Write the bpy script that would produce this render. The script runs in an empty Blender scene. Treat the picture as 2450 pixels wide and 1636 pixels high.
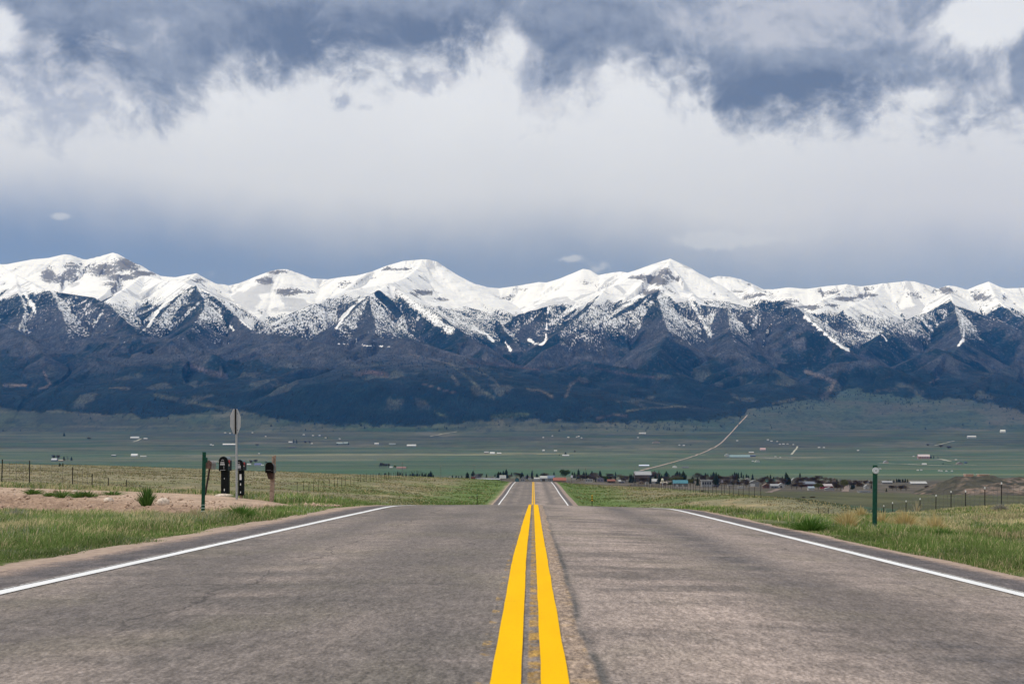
import bpy, math, random
import numpy as np

# ------------------------------------------------------------------ camera, sky, sun, exposure
scene = bpy.context.scene
COL = scene.collection
F, CX, CY, CH = 3403.0, 1276.0, 1106.0, 0.81      # focal length / vanishing point in photo pixels, eye height (m)
cam_d = bpy.data.cameras.new("camera")
cam = bpy.data.objects.new("camera", cam_d)
COL.objects.link(cam)
scene.camera = cam
cam.location = (0, 0, CH)
cam.rotation_euler = (math.pi / 2, 0, 0)
cam_d.sensor_width = 36.0
cam_d.lens = F / 2450 * 36
cam_d.shift_x = -(CX - 1225) / 2450
cam_d.shift_y = (CY - 818) / 2450
cam_d.clip_start = 0.1
cam_d.clip_end = 60000
cam_d.dof.use_dof = True
cam_d.dof.focus_distance = 40
cam_d.dof.aperture_fstop = 9

vs = scene.view_settings
vs.view_transform = 'Standard'
vs.look = 'None'
vs.exposure = 0.0
vs.gamma = 1.0
cy = scene.cycles
cy.max_bounces = 6
cy.diffuse_bounces = 3
cy.glossy_bounces = 2
cy.transmission_bounces = 2
cy.volume_bounces = 0
cy.use_denoising = True

SUN_EL, SUN_AZ = math.radians(50), math.radians(268)   # azimuth clockwise from +Y: left and a little behind
sun_d = bpy.data.lights.new("sun", 'SUN')
sun_d.energy = 2.15
sun_d.angle = math.radians(8)
sun_d.color = (1.0, 0.955, 0.89)
sun = bpy.data.objects.new("sun", sun_d)
COL.objects.link(sun)
sun.rotation_euler = (math.pi / 2 - SUN_EL, 0, math.pi - SUN_AZ)


class NT:
    """small helper that writes node formulas"""
    def __init__(self, tree):
        self.t = tree
        self.n = tree.nodes
        self.l = tree.links

    def put(self, sock, v):
        if isinstance(v, V):
            self.l.new(v.s, sock)
        elif v is not None:
            if isinstance(v, (tuple, list)) and len(v) == 3 and sock.type == 'RGBA':
                v = (*v, 1)
            sock.default_value = v

    def m(self, op, a, b=None, c=None, clamp=False):
        nd = self.n.new('ShaderNodeMath')
        nd.operation = op
        nd.use_clamp = clamp
        for i, v in enumerate((a, b, c)):
            if v is not None:
                self.put(nd.inputs[i], v)
        return V(self, nd.outputs[0])

    def noise(self, vec, scale, detail=4, rough=0.55, out='Fac', dist=0.0):
        nd = self.n.new('ShaderNodeTexNoise')
        nd.inputs['Scale'].default_value = scale
        nd.inputs['Detail'].default_value = detail
        nd.inputs['Roughness'].default_value = rough
        nd.inputs['Distortion'].default_value = dist
        if vec is not None:
            self.put(nd.inputs['Vector'], vec)
        return V(self, nd.outputs[0 if out == 'Fac' else 1])

    def xyz(self, x, y, z=0.0):
        nd = self.n.new('ShaderNodeCombineXYZ')
        for i, v in enumerate((x, y, z)):
            self.put(nd.inputs[i], v)
        return V(self, nd.outputs[0])

    def sep(self, v):
        nd = self.n.new('ShaderNodeSeparateXYZ')
        self.put(nd.inputs[0], v)
        return [V(self, o) for o in nd.outputs]

    def mix(self, f, a, b, mode='MIX'):
        nd = self.n.new('ShaderNodeMix')
        nd.data_type = 'RGBA'
        nd.blend_type = mode
        self.put(nd.inputs[0], f)
        self.put(nd.inputs[6], a)
        self.put(nd.inputs[7], b)
        return V(self, nd.outputs[2])

    def step(self, x, lo, hi):
        nd = self.n.new('ShaderNodeMapRange')
        nd.interpolation_type = 'SMOOTHSTEP'
        self.put(nd.inputs[0], x)
        self.put(nd.inputs[1], lo)
        self.put(nd.inputs[2], hi)
        return V(self, nd.outputs[0])

    def curve(self, x, pts):
        nd = self.n.new('ShaderNodeFloatCurve')
        cm = nd.mapping
        c = cm.curves[0]
        while len(c.points) < len(pts):
            c.points.new(0.5, 0.5)
        for p, (a, b) in zip(c.points, pts):
            p.location = (a, b)
            p.handle_type = 'AUTO'
        cm.update()
        self.put(nd.inputs['Value'], x)
        return V(self, nd.outputs[0])


class V:
    def __init__(self, nt, s):
        self.nt, self.s = nt, s
    def __add__(self, o): return self.nt.m('ADD', self, o)
    __radd__ = __add__
    def __sub__(self, o): return self.nt.m('SUBTRACT', self, o)
    def __rsub__(self, o): return self.nt.m('SUBTRACT', o, self)
    def __mul__(self, o): return self.nt.m('MULTIPLY', self, o)
    __rmul__ = __mul__
    def __truediv__(self, o): return self.nt.m('DIVIDE', self, o)


def srgb(r, g, b):
    def f(c):
        c /= 255.0
        return c / 12.92 if c <= 0.04045 else ((c + 0.055) / 1.055) ** 2.4
    return (f(r), f(g), f(b))


# ---- world: Nishita sky almost wholly covered by a cloud layer
def azel(xs, ys):
    tx, ty = (xs - CX) / F, (CY - ys) / F
    return math.atan(tx), math.atan2(ty, math.sqrt(1 + tx * tx))


def build_world():
    w = bpy.data.worlds.new("World")
    scene.world = w
    w.use_nodes = True
    t = w.node_tree
    t.nodes.clear()
    k = NT(t)
    tc = t.nodes.new('ShaderNodeTexCoord')
    d = V(k, tc.outputs['Generated'])
    x, y, z = k.sep(d)
    az = k.m('ARCTAN2', x, y)
    el = k.m('ARCSINE', z)
    A0, A1 = -0.45, 0.45
    ta = k.m('MULTIPLY_ADD', az, 1 / (A1 - A0), -A0 / (A1 - A0), clamp=True)
    E1 = 0.4

    def edge(pts):
        out = []
        for xs, ys in pts:
            a, e = azel(xs, ys)
            out.append(((a - A0) / (A1 - A0), e / E1))
        out = [(0.0, out[0][1])] + out + [(1.0, out[-1][1])]
        return k.curve(ta, out) * E1

    # lower edge of the dark cumulus deck, traced along the horizon
    low = [(0, 235), (60, 250), (130, 276), (200, 281), (290, 266), (400, 254), (470, 224), (530, 200), (610, 176),
           (690, 163), (770, 148), (835, 138), (930, 156), (1000, 148), (1090, 124), (1180, 108), (1225, 135),
           (1245, 215), (1280, 245), (1360, 228), (1425, 215), (1455, 188), (1500, 176), (1550, 163), (1600, 186),
           (1650, 194), (1694, 186), (1712, 250), (1745, 285), (1790, 302), (1855, 297), (1905, 287), (1960, 272),
           (2040, 282), (2095, 284), (2140, 265), (2165, 250), (2220, 252), (2270, 266), (2345, 268), (2400, 295), (2450, 296)]
    eb = edge(low)
    # upper edge of the pale blue-grey bank over the summits
    bank = [(0, 490), (200, 512), (400, 532), (620, 550), (900, 560), (1200, 566), (1500, 572), (1800, 606), (2100, 612), (2450, 600)]
    bk = edge(bank)

    pv = k.xyz(az, el * 1.15, 0.0)
    nw = k.noise(pv, 11, 3, 0.5, 'Col')
    wx, wy, wz = k.sep(nw)
    wa, we = az + (wx - 0.5) * 0.045, el * 1.15 + (wy - 0.5) * 0.045
    pw = k.xyz(wa, we, 0.0)
    n1 = k.noise(pw, 26, 9, 0.56)
    n1b = k.noise(k.xyz(wa + 0.003, we + 0.008, 0.0), 26, 9, 0.56)
    n2 = k.noise(pv, 8, 4, 0.5)
    n3 = k.noise(pw, 85, 7, 0.60)

    def blob(xs, ys, rx, ry, soft=1.0):
        a, e = azel(xs, ys)
        u = (az - a) * (F / rx)
        v = (el - e) * (F / ry)
        r2 = u * u + v * v
        return k.m('EXPONENT', r2 * (-1.0 * soft))

    gaps = blob(2, 60, 46, 62) * 7.0 + blob(2385, 30, 150, 75) * 12.0 + blob(1236, 112, 24, 28) * 4.5 + blob(2205, 232, 45, 16) * 3.0 \
        + blob(2405, 165, 20, 36) * 3.5 + blob(120, 108, 26, 30) * 2.0 + blob(270, 112, 40, 18) * 2.0 + blob(1455, 155, 24, 26) * 1.8
    fray = (n1 - 0.5) * 6.5 + (n3 - 0.5) * 5.5
    dens = (el - eb) * (1 / 0.011) + fray - gaps
    a1 = k.step(dens, -2.2, 1.5)
    # small loose clouds below the deck
    loose = blob(1010, 198, 80, 34) * 1.25 + blob(1060, 185, 45, 22) * 0.7 + blob(808, 245, 30, 24) * .85 + blob(830, 235, 20, 16) * .6 + blob(880, 258, 34, 12) * 0.6 + blob(790, 180, 45, 45) * 1.0 \
        + blob(650, 210, 50, 30) * 0.6 + blob(1940, 318, 80, 10) * 0.6 + blob(1720, 325, 36, 16) * 0.6
    la = k.step(loose * (1.0 + (n1 - 0.5) * 3.0 + (n3 - 0.5) * 3.5), 0.35, 1.25)
    a1 = k.m('MAXIMUM', a1, la)
    # the thick dark part of the deck has its own, higher edge
    dke = [(0, 135), (60, 150), (150, 158), (235, 150), (290, 195), (350, 228), (420, 238), (470, 222), (530, 190), (610, 168), (690, 150), (770, 138), (840, 130),
           (930, 148), (1000, 142), (1090, 118), (1180, 98), (1225, 100), (1260, 150), (1330, 185), (1390, 190), (1440, 165), (1490, 158), (1550, 150), (1600, 178),
           (1650, 188), (1694, 190), (1715, 248), (1750, 280), (1790, 296), (1855, 290), (1920, 278), (1990, 258), (2060, 250), (2120, 235), (2180, 225), (2240, 235), (2320, 240), (2390, 270), (2450, 285)]
    ed = edge(dke)
    dd = (el - ed) * (1 / 0.011) + (n1 - 0.5) * 4.6 + (n3 - 0.5) * 3.6 + (n2 - 0.5) * 3.0 - gaps * 0.8
    a2 = k.step(dd, -1.9, 1.7)
    dark = blob(205, 108, 105, 48) * 0.85 + blob(730, 70, 200, 75) * 0.65 + blob(1075, 78, 160, 62) * 0.7 + blob(1330, 70, 190, 75) * 0.35 \
        + blob(1870, 235, 180, 58) * 0.95 + blob(2000, 185, 170, 55) * 0.45 + blob(560, 120, 160, 60) * 0.25 + blob(1620, 140, 130, 50) * 0.25 \
        + blob(350, 20, 220, 45) * 0.35 + blob(2430, 240, 60, 50) * 0.2
    light = blob(370, 95, 70, 60) * 0.35 + blob(1930, 70, 240, 70) * 0.40 + blob(1640, 30, 130, 40) * 0.25 + blob(2200, 150, 70, 80) * 0.3
    shade = 0.20 + dark * 0.68 - light * 0.8 + (n2 - 0.5) * 0.7 + (n1 - 0.5) * 0.95 + (n3 - 0.5) * 0.35 + (n1 - n1b) * 1.4 + k.step(dd, 9.0, 0.5) * 0.38
    c_f, c_l, c_m, c_d = srgb(199, 203, 217), srgb(190, 195, 210), srgb(151, 161, 182), srgb(108, 121, 146)
    deck = k.mix(k.step(shade, -0.05, 0.5), c_l, c_m)
    deck = k.mix(k.step(shade, 0.30, 1.25), deck, c_d)
    fringe = k.mix(k.step(n2 + (n1 - 0.5) * 0.9 + (n1 - n1b) * 2.4, 0.30, 0.72), c_f, srgb(166, 175, 197))
    alpha = a1 * 0.80
    # veil of high cloud between deck and summits
    zen = k.step(el, 0.14, 0.265)
    veil = k.mix(zen, srgb(204, 208, 219), srgb(231, 235, 244))
    veil = k.mix(k.step(n2, 0.3, 0.75) * 0.25, veil, srgb(200, 205, 219))
    veil = k.mix(k.step(az, 0.05, 0.33) * k.step(el, 0.26, 0.12) * 0.5, veil, srgb(200, 203, 220))
    bankf = k.step((bk - el) + (n2 - 0.5) * 0.030 + (n1 - 0.5) * 0.014, -0.034, 0.028)
    bankc = k.mix(k.step(az, -0.35, 0.05), srgb(128, 146, 180), srgb(141, 155, 182))
    bankc = k.mix(k.step(az, 0.0, 0.35), bankc, srgb(152, 165, 191))
    veil = k.mix(bankf, veil, bankc)
    wl = blob(1745, 578, 120, 18) * 1.3 + blob(1690, 566, 70, 16) * 0.7 + blob(1900, 560, 120, 18) * 0.5 + blob(1345, 622, 36, 9) * .9 + blob(1370, 617, 26, 8) * .6 + blob(140, 518, 22, 8) * .75 + blob(158, 515, 16, 6) * .6 \
        + blob(1434, 640, 46, 16) * 0.7 + blob(300, 612, 50, 16) * 0.35 + blob(520, 660, 60, 18) * 0.3
    veil = k.mix(k.step(wl * (0.85 + (n1 - 0.5) * 4.5 + (n3 - 0.5) * 4.5), 0.15, 1.2) * 0.6, veil, srgb(205, 210, 222))
    col = k.mix(alpha, veil, fringe)
    col = k.mix(a2, col, deck)
    # open bright overcast above and behind
    up = k.step(el, 0.36, 0.62)
    back = k.step(y, 0.35, -0.15)
    over = k.m('MAXIMUM', up, back)
    oc = k.mix(k.step(n2, 0.3, 0.7), (0.60, 0.64, 0.72), (0.92, 0.93, 0.97))
    col = k.mix(over, col, oc)
    sky = t.nodes.new('ShaderNodeTexSky')
    sky.sky_type = 'NISHITA'
    sky.sun_disc = False
    sky.sun_elevation = SUN_EL
    sky.sun_rotation = SUN_AZ
    sky.altitude = 2400
    b1 = t.nodes.new('ShaderNodeBackground')
    t.links.new(sky.outputs[0], b1.inputs[0])
    b1.inputs[1].default_value = 0.08
    b2 = t.nodes.new('ShaderNodeBackground')
    k.put(b2.inputs[0], col)
    b2.inputs[1].default_value = 1.0
    mx = t.nodes.new('ShaderNodeMixShader')
    mx.inputs[0].default_value = 0.95
    t.links.new(b1.outputs[0], mx.inputs[1])
    t.links.new(b2.outputs[0], mx.inputs[2])
    out = t.nodes.new('ShaderNodeOutputWorld')
    t.links.new(mx.outputs[0], out.inputs[0])
    w.cycles.sampling_method = 'MANUAL'
    w.cycles.sample_map_resolution = 512


build_world()

# ------------------------------------------------------------------ helpers
random.seed(7)
rng = np.random.default_rng(11)


def _hash(ix, iy, s):
    h = (ix.astype(np.int64) * 374761393 + iy.astype(np.int64) * 668265263 + s * 982451653) & 0xFFFFFFFF
    h = ((h ^ (h >> 13)) * 1274126177) & 0xFFFFFFFF
    h = (h ^ (h >> 16)) & 0xFFFF
    return h / 65535.0


def vn(x, y, s=0):
    x = np.asarray(x, float); y = np.asarray(y, float)
    ix, iy = np.floor(x), np.floor(y)
    fx, fy = x - ix, y - iy
    fx = fx * fx * (3 - 2 * fx); fy = fy * fy * (3 - 2 * fy)
    ix = ix.astype(np.int64); iy = iy.astype(np.int64)
    a, b = _hash(ix, iy, s), _hash(ix + 1, iy, s)
    c, d = _hash(ix, iy + 1, s), _hash(ix + 1, iy + 1, s)
    return (a + (b - a) * fx) * (1 - fy) + (c + (d - c) * fx) * fy


def fbm(x, y, o=4, s=0):
    r, a, t = 0.0, 1.0, 0.0
    c, sn = 0.8, 0.6
    for i in range(o):
        r = r + a * vn(x, y, s + i * 17); t += a; a *= 0.5
        x, y = (c * x - sn * y) * 2.03 + 11.3, (sn * x + c * y) * 2.03 + 5.7
    return r / t


def sst(x, a, b):
    t = np.clip((x - a) / (b - a), 0, 1)
    return t * t * (3 - 2 * t)


def pch_slopes(xk, Vv):
    h = np.diff(xk); dl = np.diff(Vv, axis=-1) / h
    m = np.zeros_like(Vv)
    a, b = dl[..., :-1], dl[..., 1:]
    w1 = 2 * h[1:] + h[:-1]; w2 = h[1:] + 2 * h[:-1]
    ok = a * b > 0
    with np.errstate(divide='ignore', invalid='ignore'):
        mm = (w1 + w2) / (w1 / a + w2 / b)
    m[..., 1:-1] = np.where(ok, mm, 0)
    m[..., 0] = dl[..., 0]; m[..., -1] = dl[..., -1]
    return m


def pchip(xk, v, x):
    """v: (k,) with x (n,)  or v: (n,k) with x (n,)"""
    xk = np.asarray(xk, float); v = np.asarray(v, float)
    x = np.clip(np.asarray(x, float), xk[0], xk[-1])
    m = pch_slopes(xk, v)
    i = np.clip(np.searchsorted(xk, x, side='right') - 1, 0, len(xk) - 2)
    h = xk[i + 1] - xk[i]; t = (x - xk[i]) / h
    if v.ndim == 1:
        v0, v1, m0, m1 = v[i], v[i + 1], m[i], m[i + 1]
    else:
        r = np.arange(len(x))
        v0, v1, m0, m1 = v[r, i], v[r, i + 1], m[r, i], m[r, i + 1]
    return ((1 + 2 * t) * (1 - t) ** 2) * v0 + t * (1 - t) ** 2 * h * m0 + t * t * (3 - 2 * t) * v1 + t * t * (t - 1) * h * m1


def mesh_np(name, verts, faces_loops, loop_starts, mat, parent=None, cols=None, smooth=False):
    me = bpy.data.meshes.new(name)
    nv = len(verts)
    me.vertices.add(nv)
    me.vertices.foreach_set('co', np.asarray(verts, np.float32).ravel())
    me.loops.add(len(faces_loops))
    me.loops.foreach_set('vertex_index', np.asarray(faces_loops, np.int32))
    me.polygons.add(len(loop_starts))
    me.polygons.foreach_set('loop_start', np.asarray(loop_starts, np.int32))
    me.update(calc_edges=True)
    if cols is not None:
        at_ = me.color_attributes.new('Col', 'FLOAT_COLOR', 'POINT')
        c4 = np.ones((nv, 4), np.float32)
        c4[:, :cols.shape[1]] = cols
        at_.data.foreach_set('color', c4.ravel())
    if smooth:
        me.polygons.foreach_set('use_smooth', np.ones(len(loop_starts), bool))
    me.materials.append(mat)
    o = bpy.data.objects.new(name, me)
    COL.objects.link(o)
    if parent is not None:
        o.parent = parent
    return o


def grid_faces(nr, nc):
    r = np.arange(nr - 1)[:, None]; c = np.arange(nc - 1)[None, :]
    a = r * nc + c
    q = np.stack([a, a + 1, a + nc + 1, a + nc], -1).reshape(-1, 4)
    return q.ravel(), np.arange(0, q.size, 4)


def structure(o):
    o['kind'] = 'structure'
    return o


def stuff(o, label, cat):
    o['kind'] = 'stuff'; o['label'] = label; o['category'] = cat
    return o


def tag(o, label, cat, group=None):
    o['label'] = label; o['category'] = cat
    if group:
        o['group'] = group
    return o


def thing(name, label, cat, loc=(0, 0, 0), rz=0.0, group=None, rot=None):
    o = bpy.data.objects.new(name, None)
    COL.objects.link(o)
    o.empty_display_size = 0.3
    o.location = loc
    o.rotation_euler = rot if rot else (0, 0, rz)
    return tag(o, label, cat, group)


class MB:
    def __init__(self):
        self.v, self.f = [], []

    def add(self, vs_, fs):
        b = len(self.v)
        self.v += [tuple(p) for p in vs_]
        self.f += [tuple(i + b for i in f) for f in fs]
        return self

    def box(self, x0, x1, y0, y1, z0, z1):
        v = [(x0, y0, z0), (x1, y0, z0), (x1, y1, z0), (x0, y1, z0), (x0, y0, z1), (x1, y0, z1), (x1, y1, z1), (x0, y1, z1)]
        return self.add(v, [(0, 3, 2, 1), (4, 5, 6, 7), (0, 1, 5, 4), (1, 2, 6, 5), (2, 3, 7, 6), (3, 0, 4, 7)])

    def tube(self, pts, r, n=8, caps=True):
        pts = [np.array(p, float) for p in pts]
        rs = r if isinstance(r, (list, tuple)) else [r] * len(pts)
        rings = []
        for i, p in enumerate(pts):
            d = pts[min(i + 1, len(pts) - 1)] - pts[max(i - 1, 0)]
            d = d / (np.linalg.norm(d) + 1e-9)
            up = np.array([0, 0, 1.0]) if abs(d[2]) < 0.9 else np.array([1.0, 0, 0])
            a = np.cross(d, up); a /= np.linalg.norm(a); b = np.cross(d, a)
            rings.append([p + rs[i] * (math.cos(2 * math.pi * j / n) * a + math.sin(2 * math.pi * j / n) * b) for j in range(n)])
        v = [q for ring in rings for q in ring]
        f = []
        for i in range(len(pts) - 1):
            for j in range(n):
                f.append((i * n + j, i * n + (j + 1) % n, (i + 1) * n + (j + 1) % n, (i + 1) * n + j))
        if caps:
            f.append(tuple(range(n))); f.append(tuple(range((len(pts) - 1) * n, len(pts) * n))[::-1])
        return self.add(v, f)

    def prism_y(self, poly, y0, y1):
        """poly in (x, z), extruded along y"""
        n = len(poly)
        v = [(x, y0, z) for x, z in poly] + [(x, y1, z) for x, z in poly]
        f = [tuple(range(n)), tuple(range(n, 2 * n))[::-1]] + [(i, i + n, (i + 1) % n + n, (i + 1) % n) for i in range(n)]
        return self.add(v, f)

    def prism_x(self, poly, x0, x1):
        n = len(poly)
        v = [(x0, y, z) for y, z in poly] + [(x1, y, z) for y, z in poly]
        f = [tuple(range(n))[::-1], tuple(range(n, 2 * n))] + [(i, (i + 1) % n, (i + 1) % n + n, i + n) for i in range(n)]
        return self.add(v, f)

    def prism_z(self, poly, z0, z1):
        n = len(poly)
        v = [(x, y, z0) for x, y in poly] + [(x, y, z1) for x, y in poly]
        f = [tuple(range(n))[::-1], tuple(range(n, 2 * n))] + [(i, (i + 1) % n, (i + 1) % n + n, i + n) for i in range(n)]
        return self.add(v, f)

    def rock(self, r, seed, sx=1, sy=1, sz=0.7, nu=12, nv_=8):
        rr = random.Random(seed)
        ph = [rr.uniform(0, 6.28) for _ in range(6)]
        v = []
        for i in range(nv_ + 1):
            th = math.pi * i / nv_
            for j in range(nu):
                a = 2 * math.pi * j / nu
                d = r * (1 + 0.16 * math.sin(2 * a + ph[0]) * math.sin(th) + 0.10 * math.sin(3 * a + 2 * th + ph[1]) + 0.07 * math.sin(5 * a - 3 * th + ph[2]) + rr.uniform(-.05, .05))
                v.append((d * sx * math.sin(th) * math.cos(a), d * sy * math.sin(th) * math.sin(a), d * sz * math.cos(th) + r * sz * 0.6))
        f = []
        for i in range(nv_):
            for j in range(nu):
                f.append((i * nu + j, (i + 1) * nu + j, (i + 1) * nu + (j + 1) % nu, i * nu + (j + 1) % nu))
        return self.add(v, f)

    def obj(self, name, mat, parent=None, smooth=False, bevel=0.0):
        me = bpy.data.meshes.new(name)
        me.from_pydata(self.v, [], self.f)
        me.update()
        if smooth:
            for p in me.polygons:
                p.use_smooth = True
        me.materials.append(mat)
        o = bpy.data.objects.new(name, me)
        COL.objects.link(o)
        if parent is not None:
            o.parent = parent
        if bevel:
            b = o.modifiers.new('bevel', 'BEVEL')
            b.width = bevel; b.segments = 2; b.limit_method = 'ANGLE'
        return o


MATS = {}


def mat(name, c, rough=0.7, var=0.25, scale=8.0, metal=0.0, bump=0.0, spec=0.4, c2=None):
    if name in MATS:
        return MATS[name]
    m = bpy.data.materials.new(name)
    m.use_nodes = True
    t = m.node_tree
    k = NT(t)
    p = t.nodes['Principled BSDF']
    tc = t.nodes.new('ShaderNodeTexCoord')
    vec = V(k, tc.outputs['Object'])
    n = k.noise(vec, scale, 5, 0.6)
    if c2 is None:
        c2 = tuple(max(0, min(1, x * (1 - var))) for x in c)
        c1 = tuple(max(0, min(1, x * (1 + var))) for x in c)
    else:
        c1 = c
    k.put(p.inputs['Base Color'], k.mix(k.step(n, 0.3, 0.7), c2, c1))
    p.inputs['Roughness'].default_value = rough
    p.inputs['Metallic'].default_value = metal
    p.inputs['Specular IOR Level'].default_value = spec
    if bump:
        b = t.nodes.new('ShaderNodeBump')
        b.inputs['Strength'].default_value = bump
        b.inputs['Distance'].default_value = 0.01
        k.put(b.inputs['Height'], k.noise(vec, scale * 4, 4, 0.6))
        t.links.new(b.outputs[0], p.inputs['Normal'])
    MATS[name] = m
    return m


def attr_mat(name, rough=0.9, fine=None, translucent=0.0, bump=None):
    """material whose albedo comes from the mesh colour attribute, with fine procedural variation"""
    m = bpy.data.materials.new(name)
    m.use_nodes = True
    t = m.node_tree
    k = NT(t)
    p = t.nodes['Principled BSDF']
    a = t.nodes.new('ShaderNodeAttribute')
    a.attribute_name = 'Col'
    col = V(k, a.outputs['Color'])
    tc = t.nodes.new('ShaderNodeTexCoord')
    vec = V(k, tc.outputs['Object'])
    if fine:
        for sc_, lo, hi in fine:
            n = k.noise(vec, sc_, 4, 0.6)
            f = k.step(n, 0.28, 0.72) * (hi - lo) + lo
            col = k.mix(1.0, col, k.xyz(f, f, f), 'MULTIPLY')
    k.put(p.inputs['Base Color'], col)
    p.inputs['Roughness'].default_value = rough
    p.inputs['Specular IOR Level'].default_value = 0.2
    if bump:
        b = t.nodes.new('ShaderNodeBump')
        b.inputs['Strength'].default_value = bump[1]
        b.inputs['Distance'].default_value = bump[2]
        k.put(b.inputs['Height'], k.noise(vec, bump[0], 5, 0.65))
        t.links.new(b.outputs[0], p.inputs['Normal'])
    if translucent:
        tr = t.nodes.new('ShaderNodeBsdfTranslucent')
        k.put(tr.inputs[0], col)
        mx = t.nodes.new('ShaderNodeMixShader')
        mx.inputs[0].default_value = translucent
        t.links.new(p.outputs[0], mx.inputs[1])
        t.links.new(tr.outputs[0], mx.inputs[2])
        t.links.new(mx.outputs[0], t.nodes['Material Output'].inputs[0])
    return m


# ------------------------------------------------------------------ terrain
def seg_dist(px, py, pts):
    best = np.full(px.shape, 1e9)
    for (x0, y0), (x1, y1) in zip(pts[:-1], pts[1:]):
        dx, dy = x1 - x0, y1 - y0
        t = np.clip(((px - x0) * dx + (py - y0) * dy) / (dx * dx + dy * dy + 1e-9), 0, 1)
        best = np.minimum(best, np.hypot(px - x0 - t * dx, py - y0 - t * dy))
    return best


RY = [-420, -40, 0, 20, 30, 36, 42, 47, 60, 80, 100, 125, 151, 195, 228, 262, 285, 305, 340, 420, 600, 1000, 1500, 2000]
RZ = [3.0, .34, 0, -.17, -.255, -.314, -.452, -.602, -1.42, -3.3, -4.9, -4.6, -3.66, -3.53, -3.29, -3.15, -3.15, -3.4, -4.6, -7.6, -11, -15, -21, -22]


def road_z(y):
    return pchip(RY, RZ, y)


def cross(x, y):
    f = 1 - 0.75 * sst(np.asarray(y, float), 60, 150)
    return np.where(x > 0, -0.0268 * x, 0.004 * x) * f


TX = [-1600, -400, -110, -60, -25, -9, 9, 25, 40, 110, 400, 1600]
TAB = [
    (-420, [3, 3, 3, 3, 3, 3, 2.8, 2.6, 2.4, 2, 1, 0]),
    (-40, [.6, .4, .34, .34, .33, .3, .08, -.2, -.4, -1, -3, -5]),
    (0, [.3, .2, 0, 0, 0, -.06, -.28, -.5, -.7, -1.4, -4, -6]),
    (30, [.5, .3, .05, -.1, -.2, -.29, -.62, -.74, -1.1, -2.2, -5, -8]),
    (50, [.6, .4, .1, 0, -.12, -.38, -1.12, -.70, -1.6, -4, -7, -9]),
    (70, [.6, .4, .1, 0, -.25, -1.5, -2.35, -1.45, -2.6, -6, -9, -11]),
    (82, [0, -.2, -.4, -.6, -1.1, -2.7, -3.1, -2.15, -3.2, -6.6, -9.5, -11.5]),
    (95, [-.2, -.5, -.8, -1.2, -2.3, -3.7, -3.9, -3.2, -3.9, -7, -10, -12]),
    (110, [-.3, -.6, -.9, -1.3, -2.9, -4.3, -5.0, -4.5, -4.8, -7.5, -10.5, -12.3]),
    (150, [.2, 0, -.4, -1.0, -2.6, -3.6, -4.1, -2.9, -4.4, -8.5, -11, -13]),
    (200, [.5, .4, 0, -.6, -2.2, -3.5, -4.1, -3.55, -5.2, -9.5, -12, -14]),
    (300, [1, .8, .4, -.95, -2.2, -2.95, -3.8, -4.6, -6.8, -10.5, -13, -16]),
    (420, [-3, -3.5, -4.5, -5.5, -6.5, -7.4, -7.6, -8, -9.3, -12, -15, -17]),
    (600, [-9, -9, -9, -9, -9.2, -9.5, -9.3, -9.6, -10.5, -13.3, -17, -19]),
    (1000, [-13, -13, -13, -13, -13.4, -13.8, -14.2, -14.5, -15, -17.5, -21, -22]),
    (1400, [-17, -17, -17, -17, -17.5, -18, -18.3, -18.5, -19, -20.5, -23.5, -24]),
    (2000, [-21] * 7 + [-21.5, -21.5, -22, -23, -23]),
]
TAB += [(Y_, [z_] * 12) for Y_, z_ in ((2500, -20), (3000, -16), (4000, -3), (5000, 16), (6000, 42), (7000, 75), (8000, 120), (9000, 175), (10000, 245), (11000, 330), (12000, 430), (13000, 545), (14000, 680), (20000, 1500))]
TYK = np.array([r[0] for r in TAB], float)
TZK = np.array([r[1] for r in TAB], float)          # (ny, nx)
TXK = np.array(TX, float)


def ground_z(x, y):
    x = np.atleast_1d(np.asarray(x, float)); y = np.atleast_1d(np.asarray(y, float))
    shp = np.broadcast(x, y).shape
    x = np.broadcast_to(x, shp).ravel(); y = np.broadcast_to(y, shp).ravel()
    cols = np.stack([pchip(TYK, TZK[:, j], y) for j in range(len(TX))], -1)
    z = pchip(TXK, cols, x)
    amp = sst(np.abs(x), 6, 30) * np.clip(y / 60, 0.15, 1) * (1 - sst(y, 1800, 3000))
    z = z + amp * ((fbm(x / 14, y / 14, 4, 5) - .5) * 0.55 + (fbm(x / 3.1, y / 3.1, 3, 9) - .5) * 0.14)
    z = z + (fbm(x / 420, y / 420, 4, 21) - .5) * 9 * sst(y, 2300, 4500)
    nr = (x < -4.8) & (x > -70) & (y > 25) & (y < 80)
    if nr.any():
        dd = seg_dist(x[nr], y[nr], [tuple(p) for p in DN])
        z = z.copy()
        z[nr] -= .30 * np.exp(-(dd / 2.2) ** 2) * sst(-x[nr], 5.2, 7.5)
    rz = road_z(y) + cross(x, y)
    w = sst(np.abs(x), 4.3, 8.5)
    keep = (y < 2000)
    zz = np.where(keep, rz * (1 - w) + z * w, z)
    zz = zz - 0.10 * (1 - sst(np.abs(x), 3.6, 4.25)) * (y < 460)
    return zz.reshape(shp)


DN = np.array([(-5.2, 37.6), (-6.2, 35.4), (-7.2, 33.2), (-9.2, 32.0), (-11, 33.6), (-13, 36.6), (-16.3, 41.5), (-20, 46), (-30, 54), (-55, 70)])


def gz(x, y):
    return float(ground_z(np.array([x]), np.array([y]))[0])


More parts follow.
